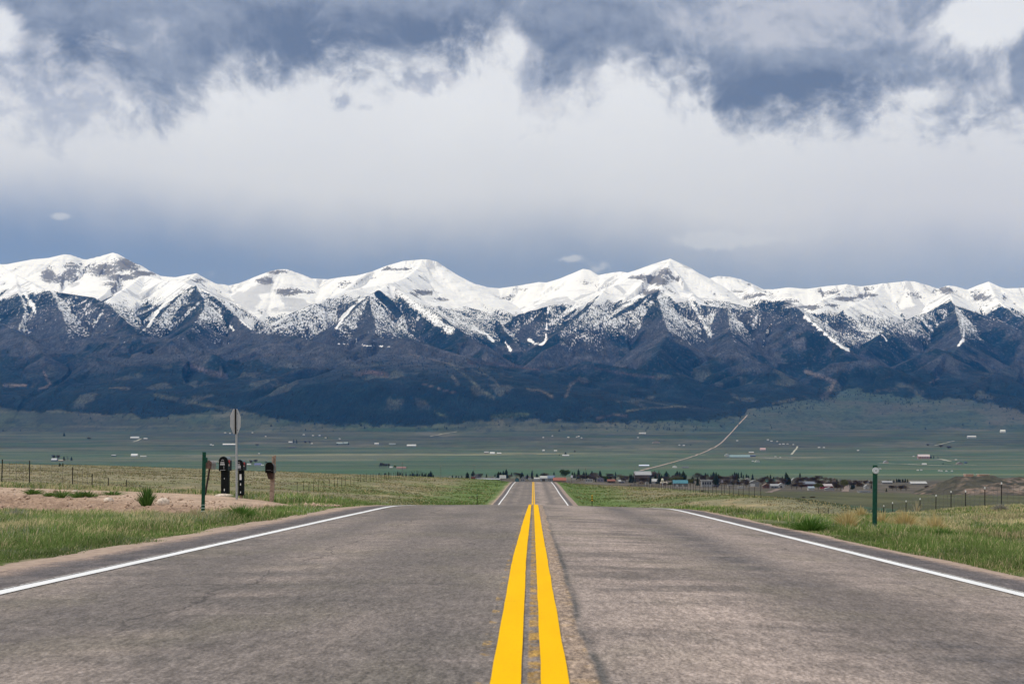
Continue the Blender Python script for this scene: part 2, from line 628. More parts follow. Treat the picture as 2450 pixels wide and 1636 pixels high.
def at(xs, ys, y0=9.0, y1=12500.0):
    """where the ray through a photo point meets the ground beyond distance y0"""
    Y = np.geomspace(y0, y1, 1500)
    X = (xs - CX) / F * Y
    zr = CH + (CY - ys) / F * Y
    g = ground_z(X, Y)
    i = np.argmax(g >= zr)
    if g[i] < zr[i]:
        i = int(np.argmin(np.abs((CY - F * (g - CH) / Y) - ys)))
    return float(X[i]), float(Y[i]), float(g[i])


# valley and field colour map (albedo)
def land_color(x, y):
    n = len(x)
    c = np.zeros((n, 3))
    u = x / np.maximum(y, 1)
    # far valley: bands of irrigated green, grazed olive, dry tan
    a = fbm(x / 900 + 3, y / 420, 5, 31)
    b = fbm(x / 300, y / 900 + 7, 4, 41)
    g1, g2, g3 = np.array([.042, .088, .046]), np.array([.080, .100, .062]), np.array([.190, .170, .125])
    v = g1 + (g2 - g1) * sst(a, .38, .60)[:, None]
    v = v + (g3 - v) * (sst(b, .58, .74) * sst(a, .42, .62) * .65)[:, None]
    dk = sst(fbm(x / 700, y / 500, 4, 57), .50, .68) * sst(y, 5200, 7500)
    v = v + (np.array([.050, .056, .050]) - v) * (dk * .75)[:, None]
    dt = sst(fbm(x / 60, y / 150, 3, 77), .62, .74) * sst(y, 4500, 7000)
    v = v + (np.array([.035, .045, .035]) - v) * (dt * .7)[:, None]
    pale = np.exp(-((y - 5650) / 230) ** 2) * sst(x, -1700, -900) * (1 - sst(x, 200, 800))
    v = v + (np.array([.27, .25, .15]) - v) * (pale * sst(fbm(x / 500, y / 200, 3, 91), .35, .6) * .75)[:, None]
    pale2 = np.exp(-((y - 2480) / 60) ** 2) * sst(x, 300, 520)
    v = v + (np.array([.36, .33, .17]) - v) * (pale2 * .7)[:, None]
    # field edges: thin darker and paler lines
    ln = np.abs(((y + 60 * (fbm(x / 800, y / 800, 2, 3) - .5)) / 310) % 1 - .5)
    v = v * (1 - .25 * (ln < .02)[:, None])
    fine = fbm(x / 260, y / 70, 4, 95)
    v = v * (.80 + .42 * fine)[:, None]
    gr = v.mean(1, keepdims=True)
    v = v + (gr * np.array([.95, 1.06, .98]) - v) * .10
    hd = (sst(fbm(x / 150, y / 22, 3, 97), .60, .68) * sst(y, 2900, 4200))[:, None]
    v = v + (np.array([.030, .042, .030]) - v) * hd * .55
    st_ = (sst(fbm(x / 700, y / 45, 3, 99), .58, .68))[:, None]
    v = v + (np.array([.20, .19, .13]) - v) * st_ * .45
    v = v * (1 - .38 * sst(y, 4800, 8200))[:, None]
    # broad greener belt right behind the town
    bg = np.exp(-((y - 2750) / 420) ** 2)
    v = v + (np.array([.042, .100, .052]) - v) * (bg * .75)[:, None]
    # town ground
    tw = sst(y, 600, 950) * (1 - sst(y, 1750, 2100))
    tc_ = np.array([.070, .060, .045]) + (np.array([.125, .105, .08]) - np.array([.070, .06, .045])) * sst(fbm(x / 30, y / 60, 3, 15), .5, .7)[:, None]
    c = v + (tc_ - v) * tw[:, None]
    # dark lower field right of the road, brown strip straight ahead
    lf = sst(y, 240, 330) * (1 - sst(y, 800, 1000))
    q = sst(fbm(x / 25, y / 80, 4, 23), .42, .62)[:, None]
    rg_ = (sst(u, .06, .12) * .85)[:, None]
    lcol = np.array([.088, .094, .045]) * (1 - q) + np.array([.130, .105, .072]) * q
    lcol = lcol + (np.array([.070, .076, .034]) * (.8 + .4 * q) - lcol) * rg_
    c = c + (lcol - c) * lf[:, None]
    # near fields: bunch grass
    nf = 1 - np.where(x > 0, sst(np.maximum(x - 24 - 6 * (fbm(y / 30, y * 0, 2, 2) - .5), (y - 300)), 0, 12), sst(y, 330, 370))
    p1 = fbm(x / 9, y / 13, 5, 61)[:, None]
    p2 = fbm(x / 2.2, y / 3.2, 4, 67)[:, None]
    fl = np.array([.205, .188, .105]); fg = np.array([.130, .150, .052]); fs = np.array([.33, .255, .14])
    ncol = fg + (fl - fg) * sst(p1, .38, .6)
    ncol = ncol + (fs - ncol) * (sst(p2, .56, .74) * .7)
    upl = (sst(-x, 20, 45) * sst(y, 90, 200))[:, None]
    ncol = ncol + (np.array([.235, .200, .125]) - ncol) * upl * .6
    vg = ((1 - sst(np.abs(x), 9, 16)) * (1 - sst(y, 55, 80)))[:, None]
    ncol = ncol + (np.array([.115, .140, .050]) - ncol) * vg * .6
    rs = ((1 - sst(np.abs(x), 8, 17)) * sst(y, 100, 140))[:, None]
    ncol = ncol + (np.array([.085, .150, .030]) - ncol) * rs * .8
    c = c + (ncol - c) * nf[:, None]
    sh = (1 - sst(np.abs(x) + np.where(x > 0, .28, 0) + (fbm(y / 1.5, x * 0, 3, 8) - .5) * .8, 4.6, 5.0))[:, None] * (y < 460)[:, None]
    c = c + (np.array([.37, .275, .205]) - c) * sh * np.where(x < 0, 1 - .45 * sst(y, 90, 130), 1 - sst(y, 90, 130))[:, None]
    return np.clip(c, 0, 1)


def build_ground():
    ys = np.concatenate([np.linspace(-400, -10, 14), np.arange(-8, 120, .55), np.geomspace(120, 10250, 420)])
    s = np.linspace(-1, 1, 341)
    g = np.sign(s) * (0.15 * np.abs(s) + 0.85 * np.abs(s) ** 3)
    w = np.maximum(75, .64 * ys)
    X = w[:, None] * g[None, :]
    Y = np.repeat(ys[:, None], len(s), 1)
    Z = ground_z(X, Y)
    c = land_color(X.ravel(), Y.ravel())
    lo, st = grid_faces(len(ys), len(s))
    m = attr_mat('land', .95, [(1.9, .78, 1.22), (.23, .85, 1.15), (.02, .88, 1.12)], bump=(6, .6, .05))
    o = mesh_np('ground', np.stack([X, Y, Z], -1).reshape(-1, 3), lo, st, m, cols=c, smooth=True)
    return structure(o)


ground = build_ground()


# ---- mountains: ridge lines with true distances, tent-shaped slopes between them
def W(xs, ys, Y):
    return ((xs - CX) / F * Y, Y, CH + (CY - ys) / F * Y)


CREST = [(-260, 640, 17000), (-100, 628, 16900), (17, 632, 16800), (79, 620, 16800), (116, 617, 16800), (154, 608, 16800), (172, 610, 16800), (196, 618.6, 16850), (210, 620, 16850),
         (245, 611.6, 16800), (270, 606, 16800), (281, 608, 16750), (316, 629, 16700), (351, 647, 16700), (386, 660, 16700), (421, 663, 16600), (449, 657.5, 16500),
         (470, 655, 16500), (491, 666, 16600), (516, 678, 16800), (547, 682, 17000), (575, 676, 17000), (610, 662, 16900), (642, 650, 16800), (666, 644, 16800),
         (687, 644, 16800), (719, 655, 16850), (747, 666, 16900), (782, 668, 16900), (821, 662, 16700), (853, 659, 16600), (888, 650, 16500), (923, 636, 16500),
         (965, 624, 16500), (996, 622, 16500), (1024, 621, 16500), (1045, 625.6, 16500), (1070, 643, 16500), (1098, 661, 16600), (1133, 678, 16800), (1168, 687, 17000),
         (1193, 689, 17100), (1221, 685, 17100), (1256, 680, 17100), (1291, 674, 17000), (1309, 675, 17000), (1340, 666, 16900), (1368, 654, 16800), (1396, 642, 16700),
         (1410, 645, 16700), (1428, 659, 16700), (1449, 654, 16600), (1484, 649, 16500), (1501, 652, 16300), (1519, 647, 16100), (1554, 634, 15850), (1589, 624, 15650),
         (1603, 623, 15600), (1620, 633, 15700), (1630, 640, 15750), (1661, 655, 16000), (1678, 664, 16400), (1693, 666, 16600), (1718, 659, 16600), (1746, 661, 16600), (1770, 666, 16600),
         (1798, 680, 16700), (1826, 692, 16900), (1847, 692, 16900), (1886, 687, 16800), (1928, 691, 16800), (1981, 684, 16800), (2026, 681, 16800), (2058, 685, 16800),
         (2103, 680, 16800), (2167, 672, 16800), (2188, 673, 16800), (2226, 684, 16800), (2244, 690, 16750), (2268, 684, 16700), (2286, 685, 16750), (2314, 693, 16800),
         (2342, 682, 16800), (2365, 675, 16800), (2384, 685, 16800), (2405, 690, 16800), (2450, 688, 16800), (2560, 680, 16800), (2720, 690, 16800)]
# (points, side slope)
RIDGES = [
    (CREST, .62),
    ([(-160, 600, 15700), (0, 633, 15300), (35, 657, 15000), (63, 671, 14700), (84, 682, 14400), (88, 688, 14200)], .60),
    ([(35, 657, 15000), (45, 700, 14200), (60, 740, 13500), (40, 800, 12600)], .55),
    ([(88, 688, 14200), (140, 699, 14000), (224, 711, 13700), (263, 731, 13400), (288, 755, 13000), (323, 787, 12500)], .60),
    ([(120, 694, 14050), (150, 750, 13000), (160, 800, 12200)], .5),
    ([(270, 606, 16800), (300, 636, 16200), (345, 658, 15800), (396, 671, 15300), (440, 674, 14900), (470, 687, 14200)], .62),
    ([(345, 658, 15800), (300, 690, 15000), (265, 712, 14400)], .60),
    ([(470, 655, 16500), (455, 666, 15700), (440, 674, 14900)], .62),
    ([(470, 687, 14200), (488, 717, 13600), (490, 735, 13250), (455, 785, 12300), (410, 815, 11700)], .58),
    ([(470, 687, 14200), (498, 699, 14000), (526, 720, 13700), (561, 752, 13300), (600, 785, 12700), (620, 805, 12350)], .62),
    ([(470, 687, 14200), (430, 708, 13850), (385, 752, 13200), (335, 790, 12550)], .60),
    ([(1010, 622, 16500), (1000, 642, 16100), (970, 664, 15400), (933, 679, 14700)], .55),
    ([(933, 679, 14700), (870, 687, 14500), (820, 697, 14300), (772, 717, 14000), (684, 755, 13300), (638, 780, 12800), (590, 800, 12400)], .62),
    ([(933, 679, 14700), (910, 693, 14450), (884, 708, 14100), (888, 740, 13500), (900, 785, 12700), (880, 825, 12000)], .58),
    ([(884, 708, 14100), (840, 750, 13400), (800, 790, 12700)], .58),
    ([(933, 679, 14700), (968, 703, 14400), (1010, 731, 14000), (1046, 748, 13700), (1085, 778, 13200), (1125, 808, 12650), (1165, 835, 12200)], .60),
    ([(1100, 752, 15500), (1150, 752, 15300), (1193, 770, 14700), (1240, 838, 13300)], .55),
    ([(1603, 623, 15600), (1540, 660, 15350), (1449, 690, 15100), (1380, 718, 14900), (1310, 732, 14750), (1240, 752, 14700)], .60),
    ([(1450, 690, 15100), (1400, 745, 14200), (1330, 800, 13300)], .58),
    ([(1603, 623, 15600), (1590, 655, 15100), (1580, 690, 14500), (1572, 712, 14100), (1582, 745, 13500), (1600, 795, 12600), (1570, 850, 11800)], .62),
    ([(1572, 712, 14100), (1500, 745, 13700), (1440, 772, 13300), (1380, 802, 12900), (1300, 838, 12500)], .60),
    ([(1603, 623, 15600), (1640, 688, 14900), (1672, 757, 14000), (1705, 803, 13300)], .62),
    ([(1655, 700, 14700), (1669, 727, 14200), (1740, 738, 14050), (1820, 742, 13950), (1855, 752, 13750), (1944, 787, 13000)], .60),
    ([(1740, 738, 14050), (1745, 790, 13100), (1765, 845, 12200)], .55),
    ([(1798, 680, 16700), (1805, 697, 15400), (1830, 699, 15100), (1875, 713, 14700), (1911, 738, 14200), (1946, 769, 13600), (1984, 804, 13000), (2026, 840, 12400)], .62),
    ([(2026, 681, 16800), (2010, 700, 16300), (1960, 720, 15700)], .60),
    ([(2110, 680, 16800), (2080, 710, 16100), (2020, 740, 15300)], .60),
    ([(2268, 684, 16700), (2275, 708, 15700), (2282, 731, 14700), (2292, 770, 13800), (2300, 820, 12800), (2275, 855, 12100)], .60),
    ([(2282, 731, 14700), (2191, 755, 14400), (2120, 790, 13700), (2070, 835, 12850)], .60),
    ([(2282, 731, 14700), (2331, 745, 14400), (2384, 762, 14000), (2437, 787, 13500), (2520, 820, 12900)], .60),
    ([(2365, 675, 16800), (2385, 715, 15900), (2430, 755, 15000), (2480, 770, 14500)], .60),
    # foothills
    ([(-200, 760, 12700), (0, 772, 12500), (60, 805, 11900), (110, 855, 11300), (100, 920, 10800)], .42),
    ([(200, 810, 12200), (320, 800, 12200), (430, 815, 11900), (520, 850, 11400), (540, 900, 10900)], .40),
    ([(220, 850, 11500), (300, 885, 11100), (330, 935, 10700)], .36),
    ([(596, 798, 12400), (700, 803, 12200), (800, 828, 11800), (850, 872, 11200), (820, 940, 10600)], .40),
    ([(900, 812, 12300), (975, 808, 12200), (1100, 850, 11700), (1200, 872, 11450), (1340, 893, 11200), (1500, 930, 10900), (1620, 952, 10700), (1740, 968, 10600), (1860, 976, 10600)], .34),
    ([(1080, 850, 11700), (1060, 900, 11100), (1020, 950, 10600)], .34),
    ([(1280, 885, 11300), (1260, 930, 10800), (1230, 965, 10500)], .30),
    ([(480, 895, 11200), (600, 925, 10850), (720, 955, 10550)], .34),
    ([(60, 930, 10900), (190, 950, 10700), (330, 965, 10500)], .30),
    ([(1400, 862, 12000), (1500, 880, 11700), (1620, 900, 11400), (1720, 930, 11000)], .38),
    ([(1745, 835, 12200), (1850, 880, 11500), (1910, 930, 11050)], .40),
    ([(1990, 868, 11900), (2060, 861, 11800), (2130, 880, 11500), (2200, 912, 11150)], .42),
    ([(2240, 832, 12300), (2262, 845, 12050), (2200, 885, 11600)], .40),
    ([(2520, 835, 12000), (2440, 862, 11700), (2380, 895, 11300), (2330, 920, 11050)], .42),
]
FOOT = [(-300, 972), (0, 972), (45, 980), (170, 983), (315, 992), (385, 997), (480, 985), (560, 980), (614, 990), (700, 1008), (820, 1019), (900, 1018), (1045, 1015), (1115, 1010), (1186, 1004),
        (1290, 1010), (1360, 1006), (1500, 1011), (1640, 1010), (1770, 998), (1788, 983), (1876, 969), (1946, 959), (1981, 952), (2012, 938), (2051, 932), (2086, 945), (2156, 952), (2226, 955),
        (2297, 952), (2367, 959), (2420, 973), (2450, 980), (2700, 985)]
CHUTES = [  # strips of snow lying below the treeline: points, half width
    ([(58, 700), (74, 725), (85, 747)], 6),
    ([(431, 697), (400, 722), (372, 748), (355, 781)], 5),
    ([(486, 692), (530, 708), (566, 752), (600, 786)], 6),
    ([(870, 708), (838, 740), (805, 783)], 5.5),
    ([(820, 698), (772, 720), (700, 752), (650, 778)], 5.5),
    ([(700, 775), (660, 785)], 3),
    ([(945, 690), (985, 722), (1030, 757), (1075, 790)], 13),
    ([(1000, 712), (1050, 745), (1090, 775)], 7),
    ([(1640, 690), (1668, 750), (1700, 801)], 8),
    ([(1925, 755), (1960, 785), (1990, 812), (2028, 838)], 5.5),
    ([(2302, 762), (2306, 800), (2303, 815), (2293, 826)], 4),
    ([(1265, 812), (1280, 822), (1300, 822), (1307, 812)], 4.5),
    ([(1312, 735), (1309, 770), (1306, 805)], 2.2),
    ([(1442, 766), (1480, 742), (1519, 718)], 8),
    ([(1318, 775), (1360, 745), (1420, 715)], 7),
    ([(1130, 785), (1165, 800), (1180, 815)], 5),
    ([(1210, 820), (1222, 838)], 4),
    ([(2055, 790), (2085, 792)], 3), ([(2110, 800), (2122, 815)], 3),
    ([(940, 830), (800, 822)], 1.2),
    ([(505, 735), (560, 790)], 2.5),
]
MEADOW = [  # open strips and patches in the forest: points, half width, colour
    ([(372, 945), (440, 958), (561, 982), (620, 995)], 4, (.15, .15, .085)),
    ([(10, 921), (60, 922)], 4, (.25, .20, .17)), ([(105, 890), (120, 920), (95, 930)], 3.5, (.22, .18, .16)),
    ([(262, 928), (308, 928)], 3.5, (.21, .19, .14)),
    ([(852, 893), (885, 889), (925, 897)], 7, (.15, .105, .105)),
    ([(1073, 871), (1110, 895), (1150, 930), (1182, 952)], 3.5, (.12, .13, .095)),
    ([(1130, 882), (1165, 898), (1188, 915), (1192, 928)], 3, (.14, .14, .11)),
    ([(1083, 900), (1095, 918)], 4, (.13, .125, .11)),
    ([(1354, 948), (1366, 918), (1385, 908), (1403, 911)], 4, (.15, .125, .11)),
    ([(1262, 930), (1295, 935), (1322, 949)], 3.5, (.16, .14, .11)),
    ([(1175, 999), (1210, 995), (1262, 992)], 5, (.10, .135, .055)),
    ([(1430, 1000), (1470, 992), (1500, 995)], 3.5, (.12, .10, .08)),
    ([(1500, 982), (1560, 975), (1640, 972)], 2.2, (.13, .13, .09)),
    ([(958, 843), (1030, 858), (1080, 872), (1110, 880)], 2, (.17, .15, .13)),
    ([(1928, 888), (1965, 900), (1998, 913), (1985, 935), (1967, 950)], 6, (.16, .135, .125)),
    ([(2230, 880), (2245, 905), (2225, 915)], 3, (.16, .135, .13)),
    ([(1010, 918), (1060, 932), (1090, 940)], 1.8, (.16, .14, .12)),
    ([(1420, 880), (1500, 895), (1580, 905)], 3, (.10, .075, .075)),
    ([(1040, 985), (1070, 998)], 3.5, (.10, .13, .06)),
    ([(1120, 868), (1200, 872), (1290, 884)], 4, (.115, .075, .072)),
    ([(440, 870), (500, 890), (540, 900)], 8, (.14, .115, .12)),
    ([(1900, 955), (1850, 965)], 4, (.12, .12, .085)),
]
ROCKS = [(116, 660, 20, 20, .9), (140, 668, 26, 14, .7), (170, 655, 26, 22, .75), (250, 645, 40, 20, .9), (300, 633, 36, 20, .9), (290, 664, 36, 9, 1.1), (340, 655, 36, 7, .9),
         (270, 680, 30, 8, .7), (665, 652, 26, 7, .8), (640, 672, 26, 11, .85), (690, 698, 40, 9, .95), (470, 672, 24, 7, .8), (740, 700, 22, 7, .6), (820, 680, 20, 8, .5), (950, 644, 42, 5, .75),
         (1010, 700, 36, 8, .9), (1050, 717, 26, 7, .8), (1250, 692, 30, 5, .5), (1210, 712, 26, 6, .6), (1530, 664, 26, 8, .8), (1570, 672, 40, 12, .95), (1560, 700, 36, 9, .9), (1590, 652, 22, 14, .8),
         (1790, 710, 22, 10, .7), (1760, 698, 22, 4, .7), (1820, 705, 24, 6, .8), (1890, 724, 24, 12, .7), (1930, 735, 44, 5, .8), (2000, 700, 36, 7, .75), (2030, 715, 40, 7, .95), (2080, 706, 30, 5, .8),
         (2190, 705, 36, 9, .55), (2265, 695, 18, 10, .9), (2345, 710, 36, 13, .75), (2403, 712, 6, 14, .8), (2420, 745, 26, 14, .5), (1990, 730, 30, 4, .7), (1660, 690, 16, 20, .35)]


def mountain_height(X, Y):
    base = ground_z(X, Y)
    n0 = fbm(X / 900, Y / 900, 4, 101) - .5
    wx, wy = X + (fbm(X / 500, Y / 500, 4, 111) - .5) * 160, Y + (fbm(X / 500, Y / 500, 4, 121) - .5) * 160
    H = np.full(X.shape, -1e9); T = np.zeros(X.shape); D = np.zeros(X.shape)
    for r, (pts, slope) in enumerate(RIDGES):
        P = [W(*p) for p in pts]
        L = 0.0
        bh = np.full(X.shape, -1e9); bt = np.zeros(X.shape); bd = np.zeros(X.shape)
        for (x0, y0, z0), (x1, y1, z1) in zip(P[:-1], P[1:]):
            dx, dy = x1 - x0, y1 - y0
            l2 = dx * dx + dy * dy
            t = np.clip(((X - x0) * dx + (Y - y0) * dy) / l2, 0, 1)
            d = np.hypot(X - x0 - t * dx, Y - y0 - t * dy)
            z = z0 + t * (z1 - z0)
            far = 2600 if slope > .5 else 2000
            h = z - slope * (.68 * far * (1 - np.exp(-d / far)) + .32 * d)
            tt = L + t * math.sqrt(l2)
            m = h > bh
            bh = np.where(m, h, bh); bt = np.where(m, tt, bt); bd = np.where(m, d, bd)
            L += math.sqrt(l2)
        # smooth union
        kk = 35.0
        mx = np.maximum(H, bh)
        sm = mx + kk * np.exp(-np.abs(H - bh) / kk) * 0.25
        take = bh > H
        T = np.where(take, bt + r * 3777, T); D = np.where(take, bd, D)
        H = np.where(H < -1e8, bh, sm)
    g1 = np.abs(vn(T / 230, D / 1600, 7) - .5) * 2
    g2 = np.abs(vn(T / 95, D / 900, 8) - .5) * 2
    g3 = np.abs(vn(T / 42, D / 500, 9) - .5) * 2
    am = np.clip(D / 260, 0, 1)
    am = am * sst(H - base, 90, 380)
    H = H - am * (85 * (1 - g1) ** 1.5 + 38 * (1 - g2) + 16 * (1 - g3)) + am * 50 + am * n0 * 90
    H = H + (fbm(X / 130, Y / 130, 4, 131) - .5) * 26 * np.clip(D / 120, .08, 1) * sst(H - base, 60, 300)
    out = np.maximum(base - 3, H)
    kk = 22.0
    out = out + kk * np.exp(-np.abs(base - 3 - H) / kk) * 0.2
    edge = sst(Y, 9400, 10300)
    return base - 4 + (out - base + 4) * edge, D, base, T


def build_mountains():
    xs = np.linspace(-190, 2640, 1000)
    ys = np.concatenate([np.linspace(9450, 10400, 36)[:-1], np.linspace(10400, 17300, 330), np.linspace(17330, 18600, 14)])
    u = (xs - CX) / F
    X = ys[:, None] * u[None, :]
    Y = np.repeat(ys[:, None], len(xs), 1)
    Z, D, base, T = mountain_height(X.ravel(), Y.ravel())
    T = T.reshape(X.shape)
    Z = Z.reshape(X.shape)
    D = D.reshape(X.shape)
    back = ys > 17300
    px = CX + F * X / Y
    py = CY - F * (Z - CH) / Y
    # normals
    gy, gx = np.gradient(Z)
    dXc = np.gradient(X, axis=1); dYr = np.gradient(Y, axis=0)
    sx = gx / dXc
    sy = gy / dYr
    aspect = np.clip(-sx * 1.2, -1, 1)              # positive: faces right
    steep = np.hypot(sx, sy)
    n1 = fbm(X / 420, Y / 420, 5, 201).reshape(X.shape)
    n2 = fbm(X / 120, Y / 160, 4, 211).reshape(X.shape)
    n3 = fbm(X / 1100, Y / 1100, 4, 221).reshape(X.shape)
    zz = Z + (n1 - .5) * 260 + (n2 - .5) * 170 + aspect * 70
    snow = sst(zz, 1520, 1760)
    low = .49 * sst(zz, 800, 1450) * (0.66 + .5 * sst(aspect, -.5, .5))
    snow = np.maximum(snow, low)
    jit = (n2 - .5) * 10 + (fbm(X / 40, Y / 40, 3, 231).reshape(X.shape) - .5) * 8
    for pts, hw in CHUTES:
        d = seg_dist(px, py + 0, pts) + jit * min(1, hw / 6)
        hk = (.66, 1.7) if hw > 10 else (.62, 1.5) if hw >= 7 else (.88, 1.0)
        snow = np.maximum(snow, hk[0] * (1 - sst(d, hw * .15, hw * 1.15 * hk[1])))
    rock = np.zeros_like(Z)
    strat = fbm((X + Y * .3) / 160, Z / 26, 4, 241).reshape(X.shape)
    for rx_, ry_, a_, b_, s_ in ROCKS:
        g = np.exp(-((px - rx_) / (a_ * 1.15)) ** 2 - ((py - ry_) / (b_ * 1.15)) ** 2) * s_ * 1.3
        rock = np.maximum(rock, g)
    alp = sst(zz, 1500, 1750)
    streak = .5 * vn(T / 34, D / 260, 245) + .5 * vn(T / 15, D / 140, 246)
    strat2 = .5 * strat + .5 * streak
    rock = rock * sst(strat2 + (n2 - .5) * .6 + rock * .26, .50, .62) + alp * sst(steep, .55, 1.0) * sst(strat2 + (n2 - .5) * .7, .58, .70) * .75
    scour = alp * sst(.6 * vn(T / 30, D / 700, 291) + .4 * vn(T / 13, D / 500, 292), .50, .72) * sst(n1 + (n2 - .5) * .4, .40, .60)
    # dark bare strip on the sunny side of the middle spur
    strip = 1 - sst(seg_dist(px, py, [(905, 703), (930, 725), (952, 752)]) + jit * .2, 7, 10)
    snow = snow * (1 - strip)
    foot = np.interp(px, [p[0] for p in FOOT], [p[1] for p in FOOT])
    fr = fbm(X / 90, Y / 130, 4, 251).reshape(X.shape)
    inside = sst(foot - py + (fr - .5) * 26 + (n1 - .5) * 14, -3, 3)
    inside = np.where(Z - base.reshape(X.shape) > 260, 1, inside)
    con = np.array([.0040, .0110, .0110]); con2 = np.array([.006, .015, .017]); asp = np.array([.040, .042, .050]); asp2 = np.array([.062, .060, .068])
    c = np.zeros(X.shape + (3,)) + con
    c = c + (con2 - c) * sst(n2, .4, .7)[..., None]
    ef = sst(Z, 560, 900) * (1 - sst(zz, 1350, 1650))
    af = sst(n3 + (n1 - .5) * .8 + (n2 - .5) * .5 + ef * .14, .50, .66) * ef
    af = np.maximum(af, .35 * sst(n2, .5, .7) * sst(Z, 450, 700) * sst(n1, .4, .6))
    ac = asp + (asp2 - asp) * sst(fbm(X / 60, Y / 90, 3, 261).reshape(X.shape), .45, .7)[..., None]
    c = c + (ac - c) * (af * .85)[..., None]
    op = sst(fbm(X / 200, Y / 300, 4, 271).reshape(X.shape), .63, .72) * sst(Z, 330, 450) * (1 - sst(Z, 700, 900))
    c = c + (np.array([.075, .078, .066]) - c) * (op * .5)[..., None]
    for pts, hw, mc in MEADOW:
        d = seg_dist(px, py, pts) + jit * .75 * min(1, hw / 3)
        mk = (1 - sst(d, hw * .2, hw * 1.3)) * (.35 + .65 * sst(n2, .35, .6))
        c = c + (np.array(mc) * .58 - c) * mk[..., None]
    fan = land_color(X.ravel(), Y.ravel()).reshape(X.shape + (3,))
    fn = sst(n1 + (n2 - .5) * .5, .4, .65)[..., None]
    fw = (.22 + .43 * sst(px, 1450, 1800))[..., None]
    fan = fan * (1 - fw) + (np.array([.046, .068, .062]) * (1 - fn) + np.array([.074, .076, .074]) * fn) * fw
    fdot = sst(fbm(X / 26, Y / 45, 3, 281).reshape(X.shape), .62, .70)[..., None]
    fan = fan + (np.array([.016, .030, .030]) - fan) * fdot * .6
    c = fan + (c - fan) * inside[..., None]
    snow = snow * inside
    rc = np.array([.105, .100, .105])
    a = np.concatenate([c, snow[..., None]], -1)
    # material: forest/land colour + rock + snow thresholded by fine tree-scale noise
    wood = np.where(inside > .5, 1.0, .25)
    m = bpy.data.materials.new('mountain_slopes')
    m.use_nodes = True
    t = m.node_tree
    k = NT(t)
    p = t.nodes['Principled BSDF']
    at_c = t.nodes.new('ShaderNodeAttribute'); at_c.attribute_name = 'Col'
    at_r = t.nodes.new('ShaderNodeAttribute'); at_r.attribute_name = 'rock'
    tc = t.nodes.new('ShaderNodeTexCoord')
    ox, oy, oz = k.sep(V(k, tc.outputs['Object']))
    vec = k.xyz(ox * .095, oy * .018, oz * .036)
    sp = k.noise(vec, 1.0, 3, .65)
    sp2 = k.noise(k.xyz(ox * .012, oy * .006, oz * .008), 1.0, 4, .6)
    col = V(k, at_c.outputs['Color'])
    at_w = t.nodes.new('ShaderNodeAttribute'); at_w.attribute_name = 'wood'
    wd = V(k, at_w.outputs['Fac'])
    f = (k.step(sp, .3, .7) * 1.1 - .55) * wd + 1.0
    col = k.mix(1.0, col, k.xyz(f, f, f), 'MULTIPLY')
    s = V(k, at_c.outputs['Alpha'])
    fl_ = k.step(sp, .60, .74) * k.step(s, .06, .32)
    col = k.mix(fl_ * .55, col, (.42, .44, .48))
    fl2 = k.step(k.noise(k.xyz(ox * .045 + 70.0, oy * .02, oz * .03), 1.0, 4, .7), .52, .70) * wd * (k.step(oz, 520.0, 900.0) * .92 + .08)
    col = k.mix(fl2 * .5, col, (.100, .108, .108))
    bl = k.step(k.noise(k.xyz(ox * .0065, oy * .005, oz * .009), 1.0, 5, .62), .34, .66)
    f3 = (bl * .6 - .30) * wd + 1.0
    col = k.mix(1.0, col, k.xyz(f3, f3, f3), 'MULTIPLY')
    sm = k.step(s + (sp - .5) * 1.25 + (sp2 - .5) * .45, .43, .66)
    rst = k.noise(k.xyz(ox * .045 + oz * .02, oy * .012, oz * .05), 1.0, 4, .7)
    rk = k.step(V(k, at_r.outputs['Fac']) * .8 + (sp - .5) * 1.3 + (rst - .5) * 1.5, .42, .64)
    wind = k.noise(k.xyz(ox * .004 + oy * .002, oy * .001, oz * .022), 1.0, 5, .6)
    snow0 = k.mix(k.step(wind, .50, .70) * .42, (.83, .845, .88), (.47, .49, .54))
    at_s = t.nodes.new('ShaderNodeAttribute'); at_s.attribute_name = 'scour'
    sc_n = k.step(V(k, at_s.outputs['Fac']) + (sp - .5) * .9, .30, .75)
    snow0 = k.mix(sc_n * .55, snow0, (.36, .375, .42))
    snowc = k.mix(rk * .9, snow0, tuple(rc))
    col = k.mix(sm, col, snowc)
    k.put(p.inputs['Base Color'], col)
    p.inputs['Roughness'].default_value = .9
    p.inputs['Specular IOR Level'].default_value = .1
    b = t.nodes.new('ShaderNodeBump')
    b.inputs['Strength'].default_value = .8
    b.inputs['Distance'].default_value = 22
    k.put(b.inputs['Height'], sp2 * wd)
    t.links.new(b.outputs[0], p.inputs['Normal'])
    lo, st = grid_faces(len(ys), len(xs))
    o = mesh_np('mountains', np.stack([X, Y, Z], -1).reshape(-1, 3), lo, st, m, cols=a.reshape(-1, 4), smooth=True)
    at_ = o.data.attributes.new('rock', 'FLOAT', 'POINT')
    at_.data.foreach_set('value', rock.ravel().astype(np.float32))
    at_ = o.data.attributes.new('scour', 'FLOAT', 'POINT')
    at_.data.foreach_set('value', scour.ravel().astype(np.float32))
    at_ = o.data.attributes.new('wood', 'FLOAT', 'POINT')
    at_.data.foreach_set('value', wood.ravel().astype(np.float32))
    structure(o)
    # scattered conifers along the forest edge and on the fans
    prob = np.exp(-((foot - py + (fr - .5) * 20) / 16) ** 2) * .10 + .004 * (py < foot + 75) * (py > foot) + .035 * inside * (1 - alp) * (Z < 900)
    prob = prob * (~back[:, None])
    prob = prob * np.where((py > foot) & (px < 1450), .35, 1)
    pick = rng.random(prob.shape) < prob
    tx, ty, tz = X[pick], Y[pick], Z[pick]
    n = len(tx)
